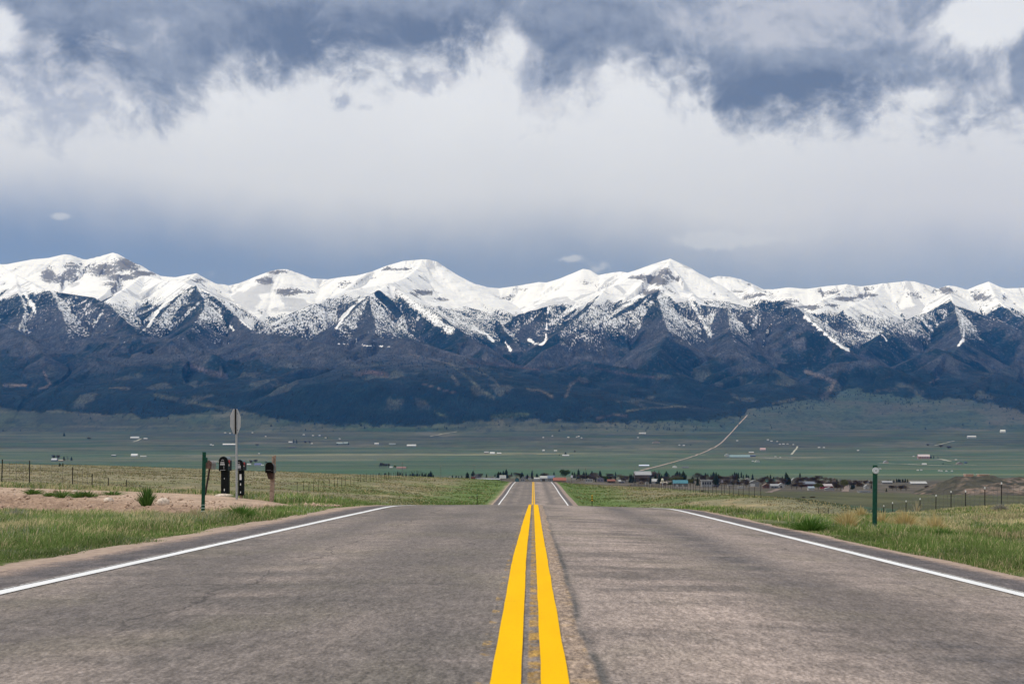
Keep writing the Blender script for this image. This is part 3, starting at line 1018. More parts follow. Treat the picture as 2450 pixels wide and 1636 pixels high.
    tx = tx + rng.uniform(-6, 6, n)
    h = rng.uniform(9, 19, n) * (1 + .3 * (rng.random(n) < .1)); w = h * rng.uniform(.2, .34, n)
    ang = np.arange(6) / 6 * 2 * np.pi
    vv = np.zeros((n, 13, 3))
    for j in range(6):
        rr = rng.uniform(.75, 1.2, n)
        vv[:, j] = np.stack([tx + w * np.cos(ang[j]) * rr, ty + w * np.sin(ang[j]) * rr, tz - 1.0 + h * .05], -1)
        vv[:, 6 + j] = np.stack([tx + .62 * w * np.cos(ang[j] + .5) * rr, ty + .62 * w * np.sin(ang[j] + .5) * rr, tz + h * .45], -1)
    vv[:, 12] = np.stack([tx, ty, tz + h], -1)
    fl, fs = [], []
    basef = []
    for j in range(6):
        basef.append([j, (j + 1) % 6, 6 + (j + 1) % 6, 6 + j])
    quad = np.array(basef)[None] + (np.arange(n) * 13)[:, None, None]
    tri = np.array([[6 + j, 6 + (j + 1) % 6, 12] for j in range(6)])[None] + (np.arange(n) * 13)[:, None, None]
    loops = np.concatenate([quad.reshape(-1), tri.reshape(-1)])
    starts = np.concatenate([np.arange(0, quad.size, 4), quad.size + np.arange(0, tri.size, 3)])
    fo = mesh_np('forest', vv.reshape(-1, 3), loops, starts, mat('far_conifer', (.005, .012, .012), .9, .3, .05))
    stuff(fo, 'dark conifer forest scattered along the foot of the mountains', 'forest')
    print('forest trees', n)


build_mountains()


# ------------------------------------------------------------------ road
RL, RR = -4.45, 4.22


def strip_mesh(name, ys, xl, xr, nx, lift, m, parent=None, thick=0.0):
    t = np.linspace(0, 1, nx)
    X = xl[:, None] + (xr - xl)[:, None] * t[None]
    Y = np.repeat(ys[:, None], nx, 1)
    Z = road_z(Y.ravel()).reshape(Y.shape) + cross(X, Y) + lift
    lo, st = grid_faces(len(ys), nx)
    return mesh_np(name, np.stack([X, Y, Z], -1).reshape(-1, 3), lo, st, m, parent, smooth=True)


def road_material():
    m = bpy.data.materials.new('asphalt')
    m.use_nodes = True
    t = m.node_tree
    k = NT(t)
    p = t.nodes['Principled BSDF']
    tc = t.nodes.new('ShaderNodeTexCoord')
    vec = V(k, tc.outputs['Object'])
    x, y, z = k.sep(vec)
    big = k.noise(k.xyz(x * .55, y * .16, 0.0), 1.0, 4, .55)
    lat = k.noise(k.xyz(x * .55 + 9.0, y * 1.5, 3.0), 1.0, 5, .62)
    lat2 = k.noise(k.xyz(x * .9 + 31.0, y * 5.0, 3.0), 1.0, 4, .6)
    grain = k.noise(k.xyz(x * 62, y * 30, 0.0), 1.0, 3, .75)
    grain2 = k.noise(k.xyz(x * 26, y * 7, 5.0), 1.0, 3, .75)
    yel = k.noise(k.xyz(x * 1.0 + 50.0, y * .5, 0.0), 1.0, 3, .5)
    wob = (k.noise(k.xyz(y * .12, 0.0, 0.0), 1.0, 2) - .5) * .5
    xw = x + wob
    def band(c, w):
        u = (xw - c) / w
        return k.m('EXPONENT', u * u * -1.0)
    side = k.step(x, .0, .25)
    left = k.mix(k.step(big + (lat - .5) * .5, .35, .65), (.140, .122, .110), (.255, .212, .184))
    right = k.mix(k.step(big + (lat - .5) * .5, .33, .62), (.160, .135, .120), (.300, .245, .212))
    col = k.mix(side, left, right)
    drk = band(-2.75, .42) * .55 + band(-1.35, .35) * .42 + band(-.55, .3) * .45 + band(2.05, .42) * .85 + band(3.3, .35) * .18
    drk = drk * k.step(lat + (big - .5) * .8, .36, .60)
    col = k.mix(drk, col, (.088, .082, .083))
    lt = band(1.0, .55) * .95 + band(-3.2, .25) * .2 + band(-1.95, .3) * .25 + band(2.8, .3) * .25
    col = k.mix(lt * k.step(lat, .40, .66), col, (.38, .305, .262))
    st = k.step(lat2 * .65 + lat * .35, .585, .66) * .5
    col = k.mix(st * side, col, (.075, .07, .072))
    st2 = k.step(lat2, .655, .70) * .4
    col = k.mix(st2, col, (.30, .25, .225))
    col = k.mix(k.step(yel, .48, .68) * .25, col, (.175, .155, .105))
    # dark shoulders outside the edge lines
    shl = k.m('MAXIMUM', k.step(x, -3.68, -3.9), k.step(x, 3.66, 3.84))
    shc = k.mix(k.step(lat, .35, .68), (.078, .071, .076), (.135, .118, .114))
    col = k.mix(shl * .9, col, shc)
    # dust creeping in from the verge
    ed = k.m('MAXIMUM', k.step(x + (lat - .5) * .7 + (lat2 - .5) * .5, -4.12, -4.5), k.step(x + (lat - .5) * .25 + (lat2 - .5) * .3, 4.06, 4.28))
    col = k.mix(ed * .85, col, (.33, .245, .195))
    # ghost of older centre paint and the pale ground strip right of it, closed by a dark crack
    wv = (k.noise(k.xyz(y * .45, 4.0, 0.0), 1.0, 4, .6) - .5) * .13
    sr = k.step(x, .135, .15) * (1.0 - k.step(x + wv, .235, .255))
    col = k.mix(sr * .92, col, k.mix(k.step(grain2, .35, .65), (.25, .185, .14), (.36, .27, .20)))
    onz0 = k.noise(k.xyz(x * 1.0, y * .9, 18.0), 1.0, 4, .6)
    ck = k.m('EXPONENT', k.m('POWER', k.m('ABSOLUTE', (x + wv - .262) / .028), 2.0) * -1.0)
    col = k.mix(ck * (1.0 - k.step(y, 11.0, 27.0) * .75) * k.step(onz0, .30, .55) * .8, col, (.05, .053, .053))
    onz = k.noise(k.xyz(x * 5, y * 3.2, 8.0), 1.0, 4, .7)
    old = k.m('MAXIMUM', k.step(x, -.245, -.235) * (1.0 - k.step(x, -.205, -.19)), k.step(x, -.012, .0) * (1.0 - k.step(x, .025, .032)))
    old = k.m('MAXIMUM', old * .8, sr * .30)
    mid = k.step(x, -.03, -.015) * (1.0 - k.step(x, .028, .035))
    col = k.mix(mid * k.step(onz, .40, .56) * .75, col, (.42, .24, .045))
    col = k.mix(old * k.step(onz, .51, .62) * .7, col, (.42, .25, .05))
    # transverse and meandering cracks
    cr = k.noise(k.xyz(x * .35 + 3.0, y * .06 + (k.noise(k.xyz(x * 1.5, y * .5, 0.0), 1.0, 5, .6) - .5) * .25, 0.0), 5.0, 0, .5)
    crk = k.step(k.m('ABSOLUTE', cr - .5), .0035, .001) * k.step(big, .45, .6) * k.step(lat2, .42, .58)
    col = k.mix(crk * .75, col, (.035, .03, .03))
    cw = (k.noise(k.xyz(x * 1.3, y * .6, 21.0), 1.0, 6, .62) - .5)
    cm = k.noise(k.xyz(x * .8, y * .35, 27.0), 1.0, 3, .6)
    cl = (k.noise(k.xyz(x * .9, y * .05, 33.0), 1.0, 7, .66) - .5)
    allc = None
    for x0_, a_, th_ in ((-2.15, .9, .44), (2.95, .7, .50), (-.75, .6, .55)):
        dd_ = k.m('ABSOLUTE', x + cw * a_ - x0_)
        q_ = k.step(dd_, .022, .006) * k.step(cm, th_, th_ + .08)
        allc = q_ if allc is None else k.m('MAXIMUM', allc, q_)
    for y0_, xa_, xb_ in ((6.9, -3.4, -1.0), (8.3, -3.6, -2.2), (10.4, -2.9, -.4), (14.5, -3.6, -1.2), (12.1, .5, 1.7), (19.0, 1.2, 3.5), (24.0, -3.0, -.4), (9.4, -.5, .3)):
        dd_ = k.m('ABSOLUTE', y + cl * 2.2 - y0_)
        q_ = k.step(dd_, .0045 * y0_, .0012 * y0_) * k.step(x, xa_, xa_ + .3) * k.step(x, xb_, xb_ - .3) * k.step(cm, .42, .60) * .6
        allc = k.m('MAXIMUM', allc, q_)
    col = k.mix(allc * .6, col, (.04, .035, .034))
    # aggregate grain
    g = k.step(grain, .25, .75) * 1.1 + .45
    col = k.mix(1.0, col, k.xyz(g, g, g), 'MULTIPLY')
    g3 = k.noise(k.xyz(x * 9, y * 2.2, 9.0), 1.0, 4, .75)
    g3 = k.step(g3, .30, .70) * .40 + .80
    col = k.mix(1.0, col, k.xyz(g3, g3, g3), 'MULTIPLY')
    g2 = k.step(grain2, .30, .70) * .60 + .70
    col = k.mix(1.0, col, k.xyz(g2, g2, g2), 'MULTIPLY')
    k.put(p.inputs['Base Color'], col)
    p.inputs['Roughness'].default_value = .88
    p.inputs['Specular IOR Level'].default_value = .22
    b = t.nodes.new('ShaderNodeBump')
    b.inputs['Strength'].default_value = .7
    b.inputs['Distance'].default_value = .006
    k.put(b.inputs['Height'], grain + grain2 * .8)
    t.links.new(b.outputs[0], p.inputs['Normal'])
    return m


def paint_material(name, c, worn, thr):
    m = bpy.data.materials.new(name)
    m.use_nodes = True
    t = m.node_tree
    k = NT(t)
    p = t.nodes['Principled BSDF']
    tc = t.nodes.new('ShaderNodeTexCoord')
    x, y, z = k.sep(V(k, tc.outputs['Object']))
    n = k.noise(k.xyz(x * 22, y * 9, 0.0), 1.0, 5, .7)
    n2 = k.noise(k.xyz(x * 4, y * .8, 0.0), 1.0, 3, .5)
    n3 = k.noise(k.xyz(x * 1.2, y * 7.0, 4.0), 1.0, 3, .5)
    n4 = k.noise(k.xyz(x * 55, y * 20, 2.0), 1.0, 3, .7)
    col = k.mix(k.step(n2, .3, .7) * .3, c, tuple(v * .80 for v in c))
    col = k.mix(k.step(n4, .5, .75) * .35, col, tuple(v * .62 + .015 for v in c))
    col = k.mix(k.step(n, thr, thr + .05), col, worn)
    col = k.mix(k.step(n3, .66, .72) * .45, col, tuple(v * .5 + .02 for v in c))
    k.put(p.inputs['Base Color'], col)
    p.inputs['Roughness'].default_value = .8
    p.inputs['Specular IOR Level'].default_value = .05
    return m


def build_road():
    ys = np.concatenate([np.arange(-60, 0, 2.0), np.arange(0, 60, .4), np.arange(60, 330, 1.0), np.arange(330, 452, 4.0)])
    jl = (fbm(ys / 1.3, ys * 0, 4, 301) - .5) * .28
    jr = (fbm(ys / 1.3, ys * 0, 4, 302) - .5) * .18
    far = sst(ys, 100, 150)
    xl = RL + jl + far * .15
    xr = RR + jr + far * .45
    road = structure(strip_mesh('road', ys, xl, xr, 26, .012, road_material()))
    white = paint_material('white_paint', (.82, .82, .81), (.22, .20, .19), .63)
    yellow = paint_material('yellow_paint', (.92, .50, .0), (.30, .22, .12), .72)
    # yellow lines wander a little
    wl = np.interp(ys, [-60, 5.5, 13.7, 24, 36, 60, 150, 452], [-.166, -.166, -.197, -.175, -.127, -.16, -.16, -.16])
    wr = np.interp(ys, [-60, 5.5, 13.7, 24, 36, 60, 150, 452], [-.047, -.047, -.068, -.058, -.053, -.055, -.055, -.055])
    rl = np.interp(ys, [-60, 5.5, 13.7, 24, 36, 60, 150, 452], [.029, .029, .026, .018, .010, .03, .05, .05])
    rr = np.interp(ys, [-60, 5.5, 13.7, 24, 36, 60, 150, 452], [.139, .139, .133, .128, .130, .14, .155, .155])
    jit = lambda s_, a: (fbm(ys / .55, ys * 0, 3, s_) - .5) * a
    strip_mesh('yellow_line', ys, wl + jit(311, .008), wr + jit(312, .007), 3, .018, yellow, road)
    strip_mesh('yellow_line', ys, rl + jit(313, .007), rr + jit(314, .008), 3, .018, yellow, road)
    strip_mesh('white_line', ys, -3.72 + jit(315, .016), -3.595 + jit(316, .016), 3, .018, white, road)
    strip_mesh('white_line', ys, 3.57 + jit(317, .016), 3.69 + jit(318, .016), 3, .018, white, road)
    thin = paint_material('worn_white_paint', (.50, .48, .46), (.17, .15, .14), .52)
    strip_mesh('white_line', ys, -3.775 + jit(319, .014), -3.752 + jit(320, .014), 2, .016, thin, road)
    strip_mesh('white_line', ys, 3.715 + jit(321, .014), 3.74 + jit(322, .014), 2, .016, thin, road)
    # gravel verge strips
    gm = mat('verge_gravel', (.44, .33, .25), .95, .3, 9, bump=.8, c2=(.30, .215, .165))
    nz = lambda s_: fbm(ys / 2.2, ys * 0, 4, s_)
    def gravel(a, b):
        nx = 7
        t = np.linspace(0, 1, nx)
        X = a[:, None] + (b - a)[:, None] * t[None]
        Y = np.repeat(ys[:, None], nx, 1)
        Z = road_z(Y.ravel()).reshape(Y.shape) + cross(X, Y)
        G = ground_z(X.ravel(), Y.ravel()).reshape(X.shape)
        Z = np.maximum(np.where(t[None] < .5, np.where(t[None] < .2, Z + .004, Z - .005), G + .012), G + .012)
        lo, st = grid_faces(len(ys), nx)
        structure(mesh_np('gravel_verge', np.stack([X, Y, Z], -1).reshape(-1, 3), lo, st, gm, smooth=True))
    gravel(xl + .10, xl - (.16 + nz(331) * .42) * (1 - .5 * far))
    gravel(xr - .08, xr + (.02 + nz(332) * .22) * (1 - .8 * far))
    return road


build_road()

# ------------------------------------------------------------------ dirt side road
DF = np.array([(-5.2, 38.6), (-6.6, 39.6), (-7.7, 41.9), (-9.2, 44.9), (-11.1, 48.6), (-13.5, 51), (-16.5, 53.2), (-20.5, 55.6), (-32, 63), (-60, 82)])


def dirt_mask(x, y):
    px_, py_ = np.asarray(x, float), np.asarray(y, float)
    poly = np.concatenate([DN, DF[::-1]])
    ins = np.zeros(px_.shape, bool)
    j = len(poly) - 1
    for i in range(len(poly)):
        xi, yi = poly[i]; xj, yj = poly[j]
        c_ = ((yi > py_) != (yj > py_)) & (px_ < (xj - xi) * (py_ - yi) / (yj - yi + 1e-12) + xi)
        ins ^= c_
        j = i
    return ins


def build_dirt():
    def res(P, n):
        d = np.concatenate([[0], np.cumsum(np.hypot(*np.diff(P, axis=0).T))])
        s = np.linspace(0, 1, n) ** 1.35 * d[-1]
        return np.stack([np.interp(s, d, P[:, 0]), np.interp(s, d, P[:, 1])], -1)
    n, mt = 330, 90
    A, B = res(DN, n), res(DF, n)
    t = np.linspace(0, 1, mt) ** 1.2
    X = A[:, None, 0] * (1 - t) + B[:, None, 0] * t
    Y = A[:, None, 1] * (1 - t) + B[:, None, 1] * t
    G = ground_z(X.ravel(), Y.ravel()).reshape(X.shape)
    tip = sst(np.arange(n) / n, 0, .10)[:, None]
    hh = (sst(t, .0, .30) * (1 - .75 * sst(t, .55, 1)))[None]
    Z = G + .015 + hh * .05 * tip
    bank = np.exp(-((t - .16) / .15) ** 2)[None]
    lump = (fbm(X * 3.1, Y * 3.1, 4, 401) - .45) * .34 + (fbm(X * 11, Y * 11, 3, 402) - .5) * .14
    Z = Z + lump * (bank * .9 + .05) * tip
    n1 = fbm(X * .9, Y * .9, 4, 411)[..., None]; n2 = fbm(X * 7, Y * 7, 3, 412)[..., None]
    c = np.array([.37, .255, .18]) + (np.array([.45, .325, .235]) - np.array([.37, .255, .18])) * sst(t, .28, .5)[None, :, None]
    c = c * (.72 + .56 * n1) * (.72 + .56 * n2)
    c = c + (np.array([.21, .135, .09]) - c) * (sst(n2, .52, .68) * bank[..., None] * .9)
    m = attr_mat('dirt', .95, [(26, .65, 1.35), (6, .85, 1.15)], bump=(22, .9, .03))
    lo, st = grid_faces(n, mt)
    structure(mesh_np('dirt_road', np.stack([X, Y, Z], -1).reshape(-1, 3), lo, st, m, cols=np.clip(c, 0, 1).reshape(-1, 3), smooth=True))
    # loose pebbles on the bank, too many to count
    k = 2600
    ii = rng.integers(0, n, k); jj = np.minimum(rng.integers(0, 60, k), mt - 1)
    vv, loops = [], []
    sz = rng.uniform(.012, .05, k) * (1 + 1.2 * (rng.random(k) < .04))
    base = np.array([(1, 0, 0), (0, 1, 0), (-1, 0, 0), (0, -1, 0), (0, 0, .9), (0, 0, -.5)])
    P = np.stack([X[ii, jj], Y[ii, jj], Z[ii, jj]], -1) + np.stack([rng.uniform(-.1, .1, k), rng.uniform(-.1, .1, k), sz * .2], -1)
    vv = P[:, None] + base[None] * sz[:, None, None] * rng.uniform(.6, 1.3, (k, 6, 1))
    tri = np.array([(0, 1, 4), (1, 2, 4), (2, 3, 4), (3, 0, 4), (1, 0, 5), (2, 1, 5), (3, 2, 5), (0, 3, 5)])
    loops = (tri[None] + (np.arange(k) * 6)[:, None, None]).reshape(-1)
    pc = np.repeat((np.array([.46, .33, .24]) * rng.uniform(.55, 1.25, (k, 1)))[:, None], 6, 1).reshape(-1, 3)
    o = mesh_np('pebbles', vv.reshape(-1, 3), loops, np.arange(0, len(loops), 3), attr_mat('pebble', .9), cols=pc)
    stuff(o, 'loose pinkish pebbles strewn over the dirt bank', 'pebbles')
    return X, Y, Z


DX, DY, DZ = build_dirt()


def dirt_z(x, y):
    d = (DX - x) ** 2 + (DY - y) ** 2
    i = np.unravel_index(np.argmin(d), d.shape)
    return float(DZ[i]) if d[i] < .3 else gz(x, y)


# ------------------------------------------------------------------ grass
GRASS = attr_mat('grass_blade', .75, None, translucent=.30)


def blade_mesh(name, x, y, z, h, w, yaw, lean, col, label, cat):
    n = len(x)
    dx, dy = np.cos(yaw), np.sin(yaw)
    lx, ly = np.cos(yaw + 1.3 + rng.uniform(-.6, .6, n)) * lean * h, np.sin(yaw + 1.3 + rng.uniform(-.6, .6, n)) * lean * h
    v = np.zeros((n, 5, 3))
    v[:, 0] = np.stack([x - dx * w, y - dy * w, z - .02], -1)
    v[:, 1] = np.stack([x + dx * w, y + dy * w, z - .02], -1)
    v[:, 2] = np.stack([x - dx * w * .75 + lx * .35, y - dy * w * .75 + ly * .35, z + h * .58], -1)
    v[:, 3] = np.stack([x + dx * w * .75 + lx * .35, y + dy * w * .75 + ly * .35, z + h * .58], -1)
    v[:, 4] = np.stack([x + lx, y + ly, z + h * (1 - .25 * lean)], -1)
    b = (np.arange(n) * 5)[:, None]
    q = b + np.array([[0, 1, 3, 2]])
    t3 = b + np.array([[2, 3, 4]])
    loops = np.concatenate([q.ravel(), t3.ravel()])
    starts = np.concatenate([np.arange(0, q.size, 4), q.size + np.arange(0, t3.size, 3)])
    o = mesh_np(name, v.reshape(-1, 3), loops, starts, GRASS, cols=np.repeat(col[:, None], 5, 1).reshape(-1, 3))
    return stuff(o, label, cat)


def edge_l(y):
    return RL - .30 - (fbm(y / 2.2, y * 0, 4, 331) - .3) * .5 + (fbm(y / .6, y * 0, 3, 351) - .5) * .75


def edge_r(y):
    return RR + .12 + (fbm(y / 2.2, y * 0, 4, 332) - .5) * .30 + (fbm(y / .7, y * 0, 3, 352) - .5) * .16


def near_grass():
    n = 760000
    y = np.exp(rng.uniform(math.log(10.5), math.log(74), n))
    u = rng.uniform(-.43, .40, n)
    x = u * y
    left = x < 0
    ok = np.where(left, x < edge_l(y), x > edge_r(y))
    ok &= ~dirt_mask(x, y)
    ok &= ~((x < -6) & (y > 46) & (rng.random(n) < .5))
    # thin tip strip stays bare gravel just beside the asphalt
    pn = fbm(x / 1.1, y / 1.4, 4, 501)
    pt = fbm(x / .45, y / .6, 3, 503)
    bare = (pn < .33) & (rng.random(n) < .75) & (np.abs(x) > 6.5)
    sand = ((x - 10.6) / 3.2) ** 2 + ((y - 24.5) / 1.0) ** 2 < 1.0
    sand |= ((x - 5.15) / .7) ** 2 + ((y - 28.5) / 1.6) ** 2 < 1.0
    ok &= ~(bare | (sand & (rng.random(n) < .93)))
    ok &= rng.random(n) < (.35 + .9 * sst(pt, .25, .55))
    x, y, pn, pt, left = x[ok], y[ok], pn[ok], pt[ok], left[ok]
    n = len(x)
    z = ground_z(x, y)
    dist_e = np.where(left, edge_l(y) - x, x - edge_r(y))
    lush = sst(pn, .38, .6)
    h = (.035 + .115 * lush + .05 * pt) * (.30 + .70 * sst(dist_e, .0, .9)) * rng.uniform(.55, 1.4, n)
    h *= np.where((x > 9) & (y < 60), .8, 1.0)
    h *= .42 + .58 * sst(np.where(x < -6, seg_dist(x, y, [tuple(p) for p in DN]), 9), .6, 3.2)
    w = np.maximum(.0026, y * .00020) * rng.uniform(.7, 1.5, n)
    lean = rng.uniform(.15, .85, n)
    yaw = rng.uniform(-.9, .9, n) + np.where(rng.random(n) < .3, 1.57, 0)
    g = np.array([.125, .205, .040]); g2 = np.array([.215, .265, .085]); st = np.array([.50, .42, .23]); gy = np.array([.27, .30, .185]); dk = np.array([.070, .130, .022])
    r = rng.random(n)[:, None]
    c = g + (g2 - g) * r
    c = np.where((rng.random(n) < .22)[:, None], dk * (.8 + .5 * r), c)
    strawp = np.clip(.12 + .62 * sst(fbm(x / 2.0, y / 2.4, 4, 511), .45, .62) + .25 * sst(np.abs(x), 9, 15), 0, .8) * np.where(dist_e < .9, .3, 1)
    c = np.where((rng.random(n) < strawp)[:, None], st * (.7 + .5 * r), c)
    c = np.where((rng.random(n) < .25 * sst(fbm(x / 1.5, y / 2, 3, 517), .5, .65))[:, None], gy * (.8 + .4 * r), c)
    patch = fbm(x / 1.6, y / 3.0, 4, 541)[:, None]; patch2 = fbm(x / .5, y / 1.0, 3, 545)[:, None]
    c = c * (.62 + .76 * patch) * (.62 + .76 * patch2) * rng.uniform(.8, 1.2, (n, 1))
    print('near blades', n)
    blade_mesh('grass', x, y, z, h, w, yaw, lean, np.clip(c, 0, 1), 'fresh green and straw grass along both road verges', 'grass')


def field_grass():
    n = 260000
    y = np.exp(rng.uniform(math.log(58), math.log(335), n))
    u = rng.uniform(-.43, .40, n)
    x = u * y
    ok = np.where(x < 0, x < -5.2, (x > 5.1) & (x < 30 + 8 * fbm(y / 30, y * 0, 2, 2)))
    ok &= ~dirt_mask(x, y)
    tn = .55 * fbm(x / 1.1, y / 1.5, 3, 521) + .45 * fbm(x / 5, y / 9, 4, 523)
    ok &= rng.random(n) < sst(tn, .42, .62) + .12
    x, y, tn = x[ok], y[ok], tn[ok]
    n = len(x)
    z = ground_z(x, y)
    big = fbm(x / 12, y / 18, 4, 527)
    h = (.03 + .13 * sst(tn, .45, .66)) * rng.uniform(.5, 1.3, n)
    w = np.maximum(.01, y * .00030) * rng.uniform(.8, 1.6, n)
    near_road = (1 - sst(np.abs(x), 8, 17))
    straw = np.clip(.30 + .5 * sst(tn, .50, .64) + 1.6 * (big - .5) - .55 * near_road, .03, .93)
    r = rng.random(n)[:, None]
    c = np.array([.115, .165, .036]) + (np.array([.19, .205, .075]) - np.array([.115, .165, .036])) * r
    sc_ = np.array([.36, .285, .125]) + (np.array([.43, .365, .215]) - np.array([.36, .285, .125])) * r
    c = np.where((rng.random(n) < straw)[:, None], sc_, c)
    c = np.where((rng.random(n) < .10)[:, None], np.array([.075, .085, .035]), c)
    up = (sst(-x, 20, 45) * sst(y, 90, 200))[:, None]
    lc = land_color(x, y) * rng.uniform(.65, 1.35, (n, 1)) * (.6 + .8 * fbm(x / 4, y / 8, 4, 551))[:, None]
    c = np.where((rng.random(n) < .62)[:, None], lc, c * (1 - .18 * up))
    print('field blades', n)
    blade_mesh('field_grass', x, y, z, h, w, rng.uniform(-.9, .9, n), rng.uniform(.1, .8, n), np.clip(c, 0, 1), 'dry yellow and green bunch grass over the fields beside the road', 'grass')


near_grass()
field_grass()


def tuft(name, label, cat, xs, ys, height, spread, nb, c0, c1, seed, group=None, y0=9.0, pos=None):
    """one clump of blades as a thing of its own"""
    r_ = random.Random(seed)
    X, Y, Zg = pos if pos else at(xs, ys, y0)
    v, f, cols = [], [], []
    for i in range(nb):
        a = r_.uniform(0, 6.283); q = r_.random() ** .6
        bx, by = math.cos(a) * spread * .25 * q, math.sin(a) * spread * .25 * q
        tx, ty = math.cos(a) * spread * q, math.sin(a) * spread * q
        hh = height * (1 - .55 * q * q) * r_.uniform(.75, 1.15)
        w = max(.004, Y * .0002) * r_.uniform(.8, 1.4)
        ya = r_.uniform(-.8, .8)
        dx, dy = math.cos(ya) * w, math.sin(ya) * w
        b = len(v)
        v += [(bx - dx, by - dy, -.02), (bx + dx, by + dy, -.02), (bx * .6 + tx * .4 - dx, by * .6 + ty * .4 - dy, hh * .6), (bx * .6 + tx * .4 + dx, by * .6 + ty * .4 + dy, hh * .6), (tx, ty, hh)]
        f += [(b, b + 1, b + 3, b + 2), (b + 2, b + 3, b + 4)]
        t = r_.random(); e = r_.uniform(.75, 1.15)
        cols += [tuple((p + (q_ - p) * t) * e for p, q_ in zip(c0, c1))] * 5
    lo = [i for g in f for i in g]
    st, s_ = [], 0
    for g in f:
        st.append(s_); s_ += len(g)
    o = mesh_np(name, np.array(v), lo, st, GRASS, cols=np.array(cols))
    o.location = (X, Y, Zg)
    return tag(o, label, cat, group)


GOLD0, GOLD1 = (.50, .38, .15), (.68, .56, .30)
tuft('dry_grass_tuft', 'spiky golden dry grass tuft just left of the post with the round reflector', 'grass tuft', 2026, 1266, .42, .36, 190, GOLD0, GOLD1, 1)
tuft('dry_grass_tuft', 'golden dry grass tuft right behind the foot of the round reflector post', 'grass tuft', 2108, 1262, .40, .34, 170, GOLD0, GOLD1, 2)
tuft('dry_grass_tuft', 'wide golden dry grass tuft right of the round reflector post', 'grass tuft', 2165, 1270, .44, .48, 260, GOLD0, GOLD1, 3)
tuft('dry_grass_tuft', 'rightmost golden dry tuft with long thin stalks near a sandy patch', 'grass tuft', 2235, 1282, .42, .36, 210, GOLD0, GOLD1, 4)
tuft('dry_grass_tuft', 'small pale golden tuft farther back, between verge grass and wire fence', 'grass tuft', 2058, 1242, .40, .34, 130, GOLD0, GOLD1, 5)
tuft('dry_grass_tuft', 'pale straw tuft at the fence line, left part of the right fence', 'grass tuft', 2150, 1230, .42, .5, 150, (.40, .32, .17), GOLD1, 6)
tuft('dry_grass_tuft', 'tall thin straw stalks standing at the right fence', 'grass tuft', 2193, 1228, .8, .4, 18, (.40, .33, .2), (.50, .43, .3), 7)
tuft('green_grass_tuft', 'dark green leafy tuft under the rightmost golden tuft', 'grass tuft', 2258, 1290, .20, .34, 170, (.04, .12, .015), (.09, .2, .03), 8)
tuft('green_grass_tuft', 'dense deep green clump at the road edge left of the sandy notch', 'grass tuft', 1935, 1270, .24, .62, 330, (.05, .13, .018), (.11, .21, .04), 9)
GR0, GR1 = (.05, .12, .02), (.15, .24, .06)
for xs_, ys_, h_, s_, lab in ((79, 1187, .26, .6, 'leftmost low green tuft on the dirt bank'),
                              (147, 1196, .34, .55, 'tall green tuft on the dirt bank, second from the photo edge'),
                              (187, 1196, .28, .6, 'green tuft on the dirt bank, left one of a touching pair'),
                              (211, 1195, .26, .55, 'green tuft on the dirt bank, right one of a touching pair'),
                              (268, 1189, .18, .8, 'low wide green tuft along the upper edge of the dirt bank'),
                              (120, 1193, .16, .5, 'small thin green tuft between two larger tufts on the bank')):
    X_, Y_, Z_ = at(xs_, ys_, 20)
    tuft('green_grass_tuft', lab, 'grass tuft', xs_, ys_, h_ * .85, s_, 110, GR0, GR1, int(xs_), 'green tufts on the dirt bank', pos=(X_, Y_, dirt_z(X_, Y_)))
X_, Y_, Z_ = at(351, 1217, 20)
tuft('green_shrub', 'upright dark green leafy weed growing out of the dirt bank', 'shrub', 351, 1217, .56, .36, 210, (.04, .10, .018), (.12, .23, .05), 77, pos=(X_, Y_, dirt_z(X_, Y_)))
tuft('sagebrush', 'pale grey sagebrush low in the left verge grass', 'shrub', 38, 1247, .24, .36, 260, (.26, .26, .20), (.40, .39, .33), 78)
tuft('sagebrush', 'pale grey sagebrush on the grassy mound by the right fence', 'shrub', 2394, 1224, .3, .5, 220, (.28, .27, .22), (.40, .37, .32), 79, y0=20)
tuft('green_grass_tuft', 'bright leafy green clump between delineator post and road edge', 'grass tuft', 575, 1245, .30, .5, 340, (.06, .15, .02), (.14, .25, .05), 80)
tuft('dry_grass_tuft', 'small straw tuft at the foot of the left green post', 'grass tuft', 470, 1249, .26, .3, 110, (.38, .29, .16), (.45, .37, .22), 81)


def stone(name, label, xs, ys, r, seed, c, sx=1.0, sz=.7, y0=20):
    X, Y, Z = at(xs, ys, y0)
    o = MB().rock(r, seed, sx, .9, sz).obj(name, c, smooth=True)
    o.location = (X, Y, dirt_z(X, Y) - r * .12)
    return tag(o, label, 'rock')


PALE = mat('pale_stone', (.62, .52, .42), .9, .3, 14, bump=.6)
stone('stone', 'white rounded stone half buried in the dirt bank', 259, 1207, .13, 5, PALE, 1.2)
stone('stone', 'small white stone lying on the dirt road', 180, 1182, .09, 6, PALE, 1.3, .6)
stone('stone', 'pale stone on the dirt bank right of the green weed', 390, 1216, .13, 8, PALE, 1.1, .9)
stone('stone', 'bright white stone in the grass near the right fence', 2271, 1225, .07, 9, mat('white_stone', (.85, .82, .74), .8, .1, 10), 1.4, .7)

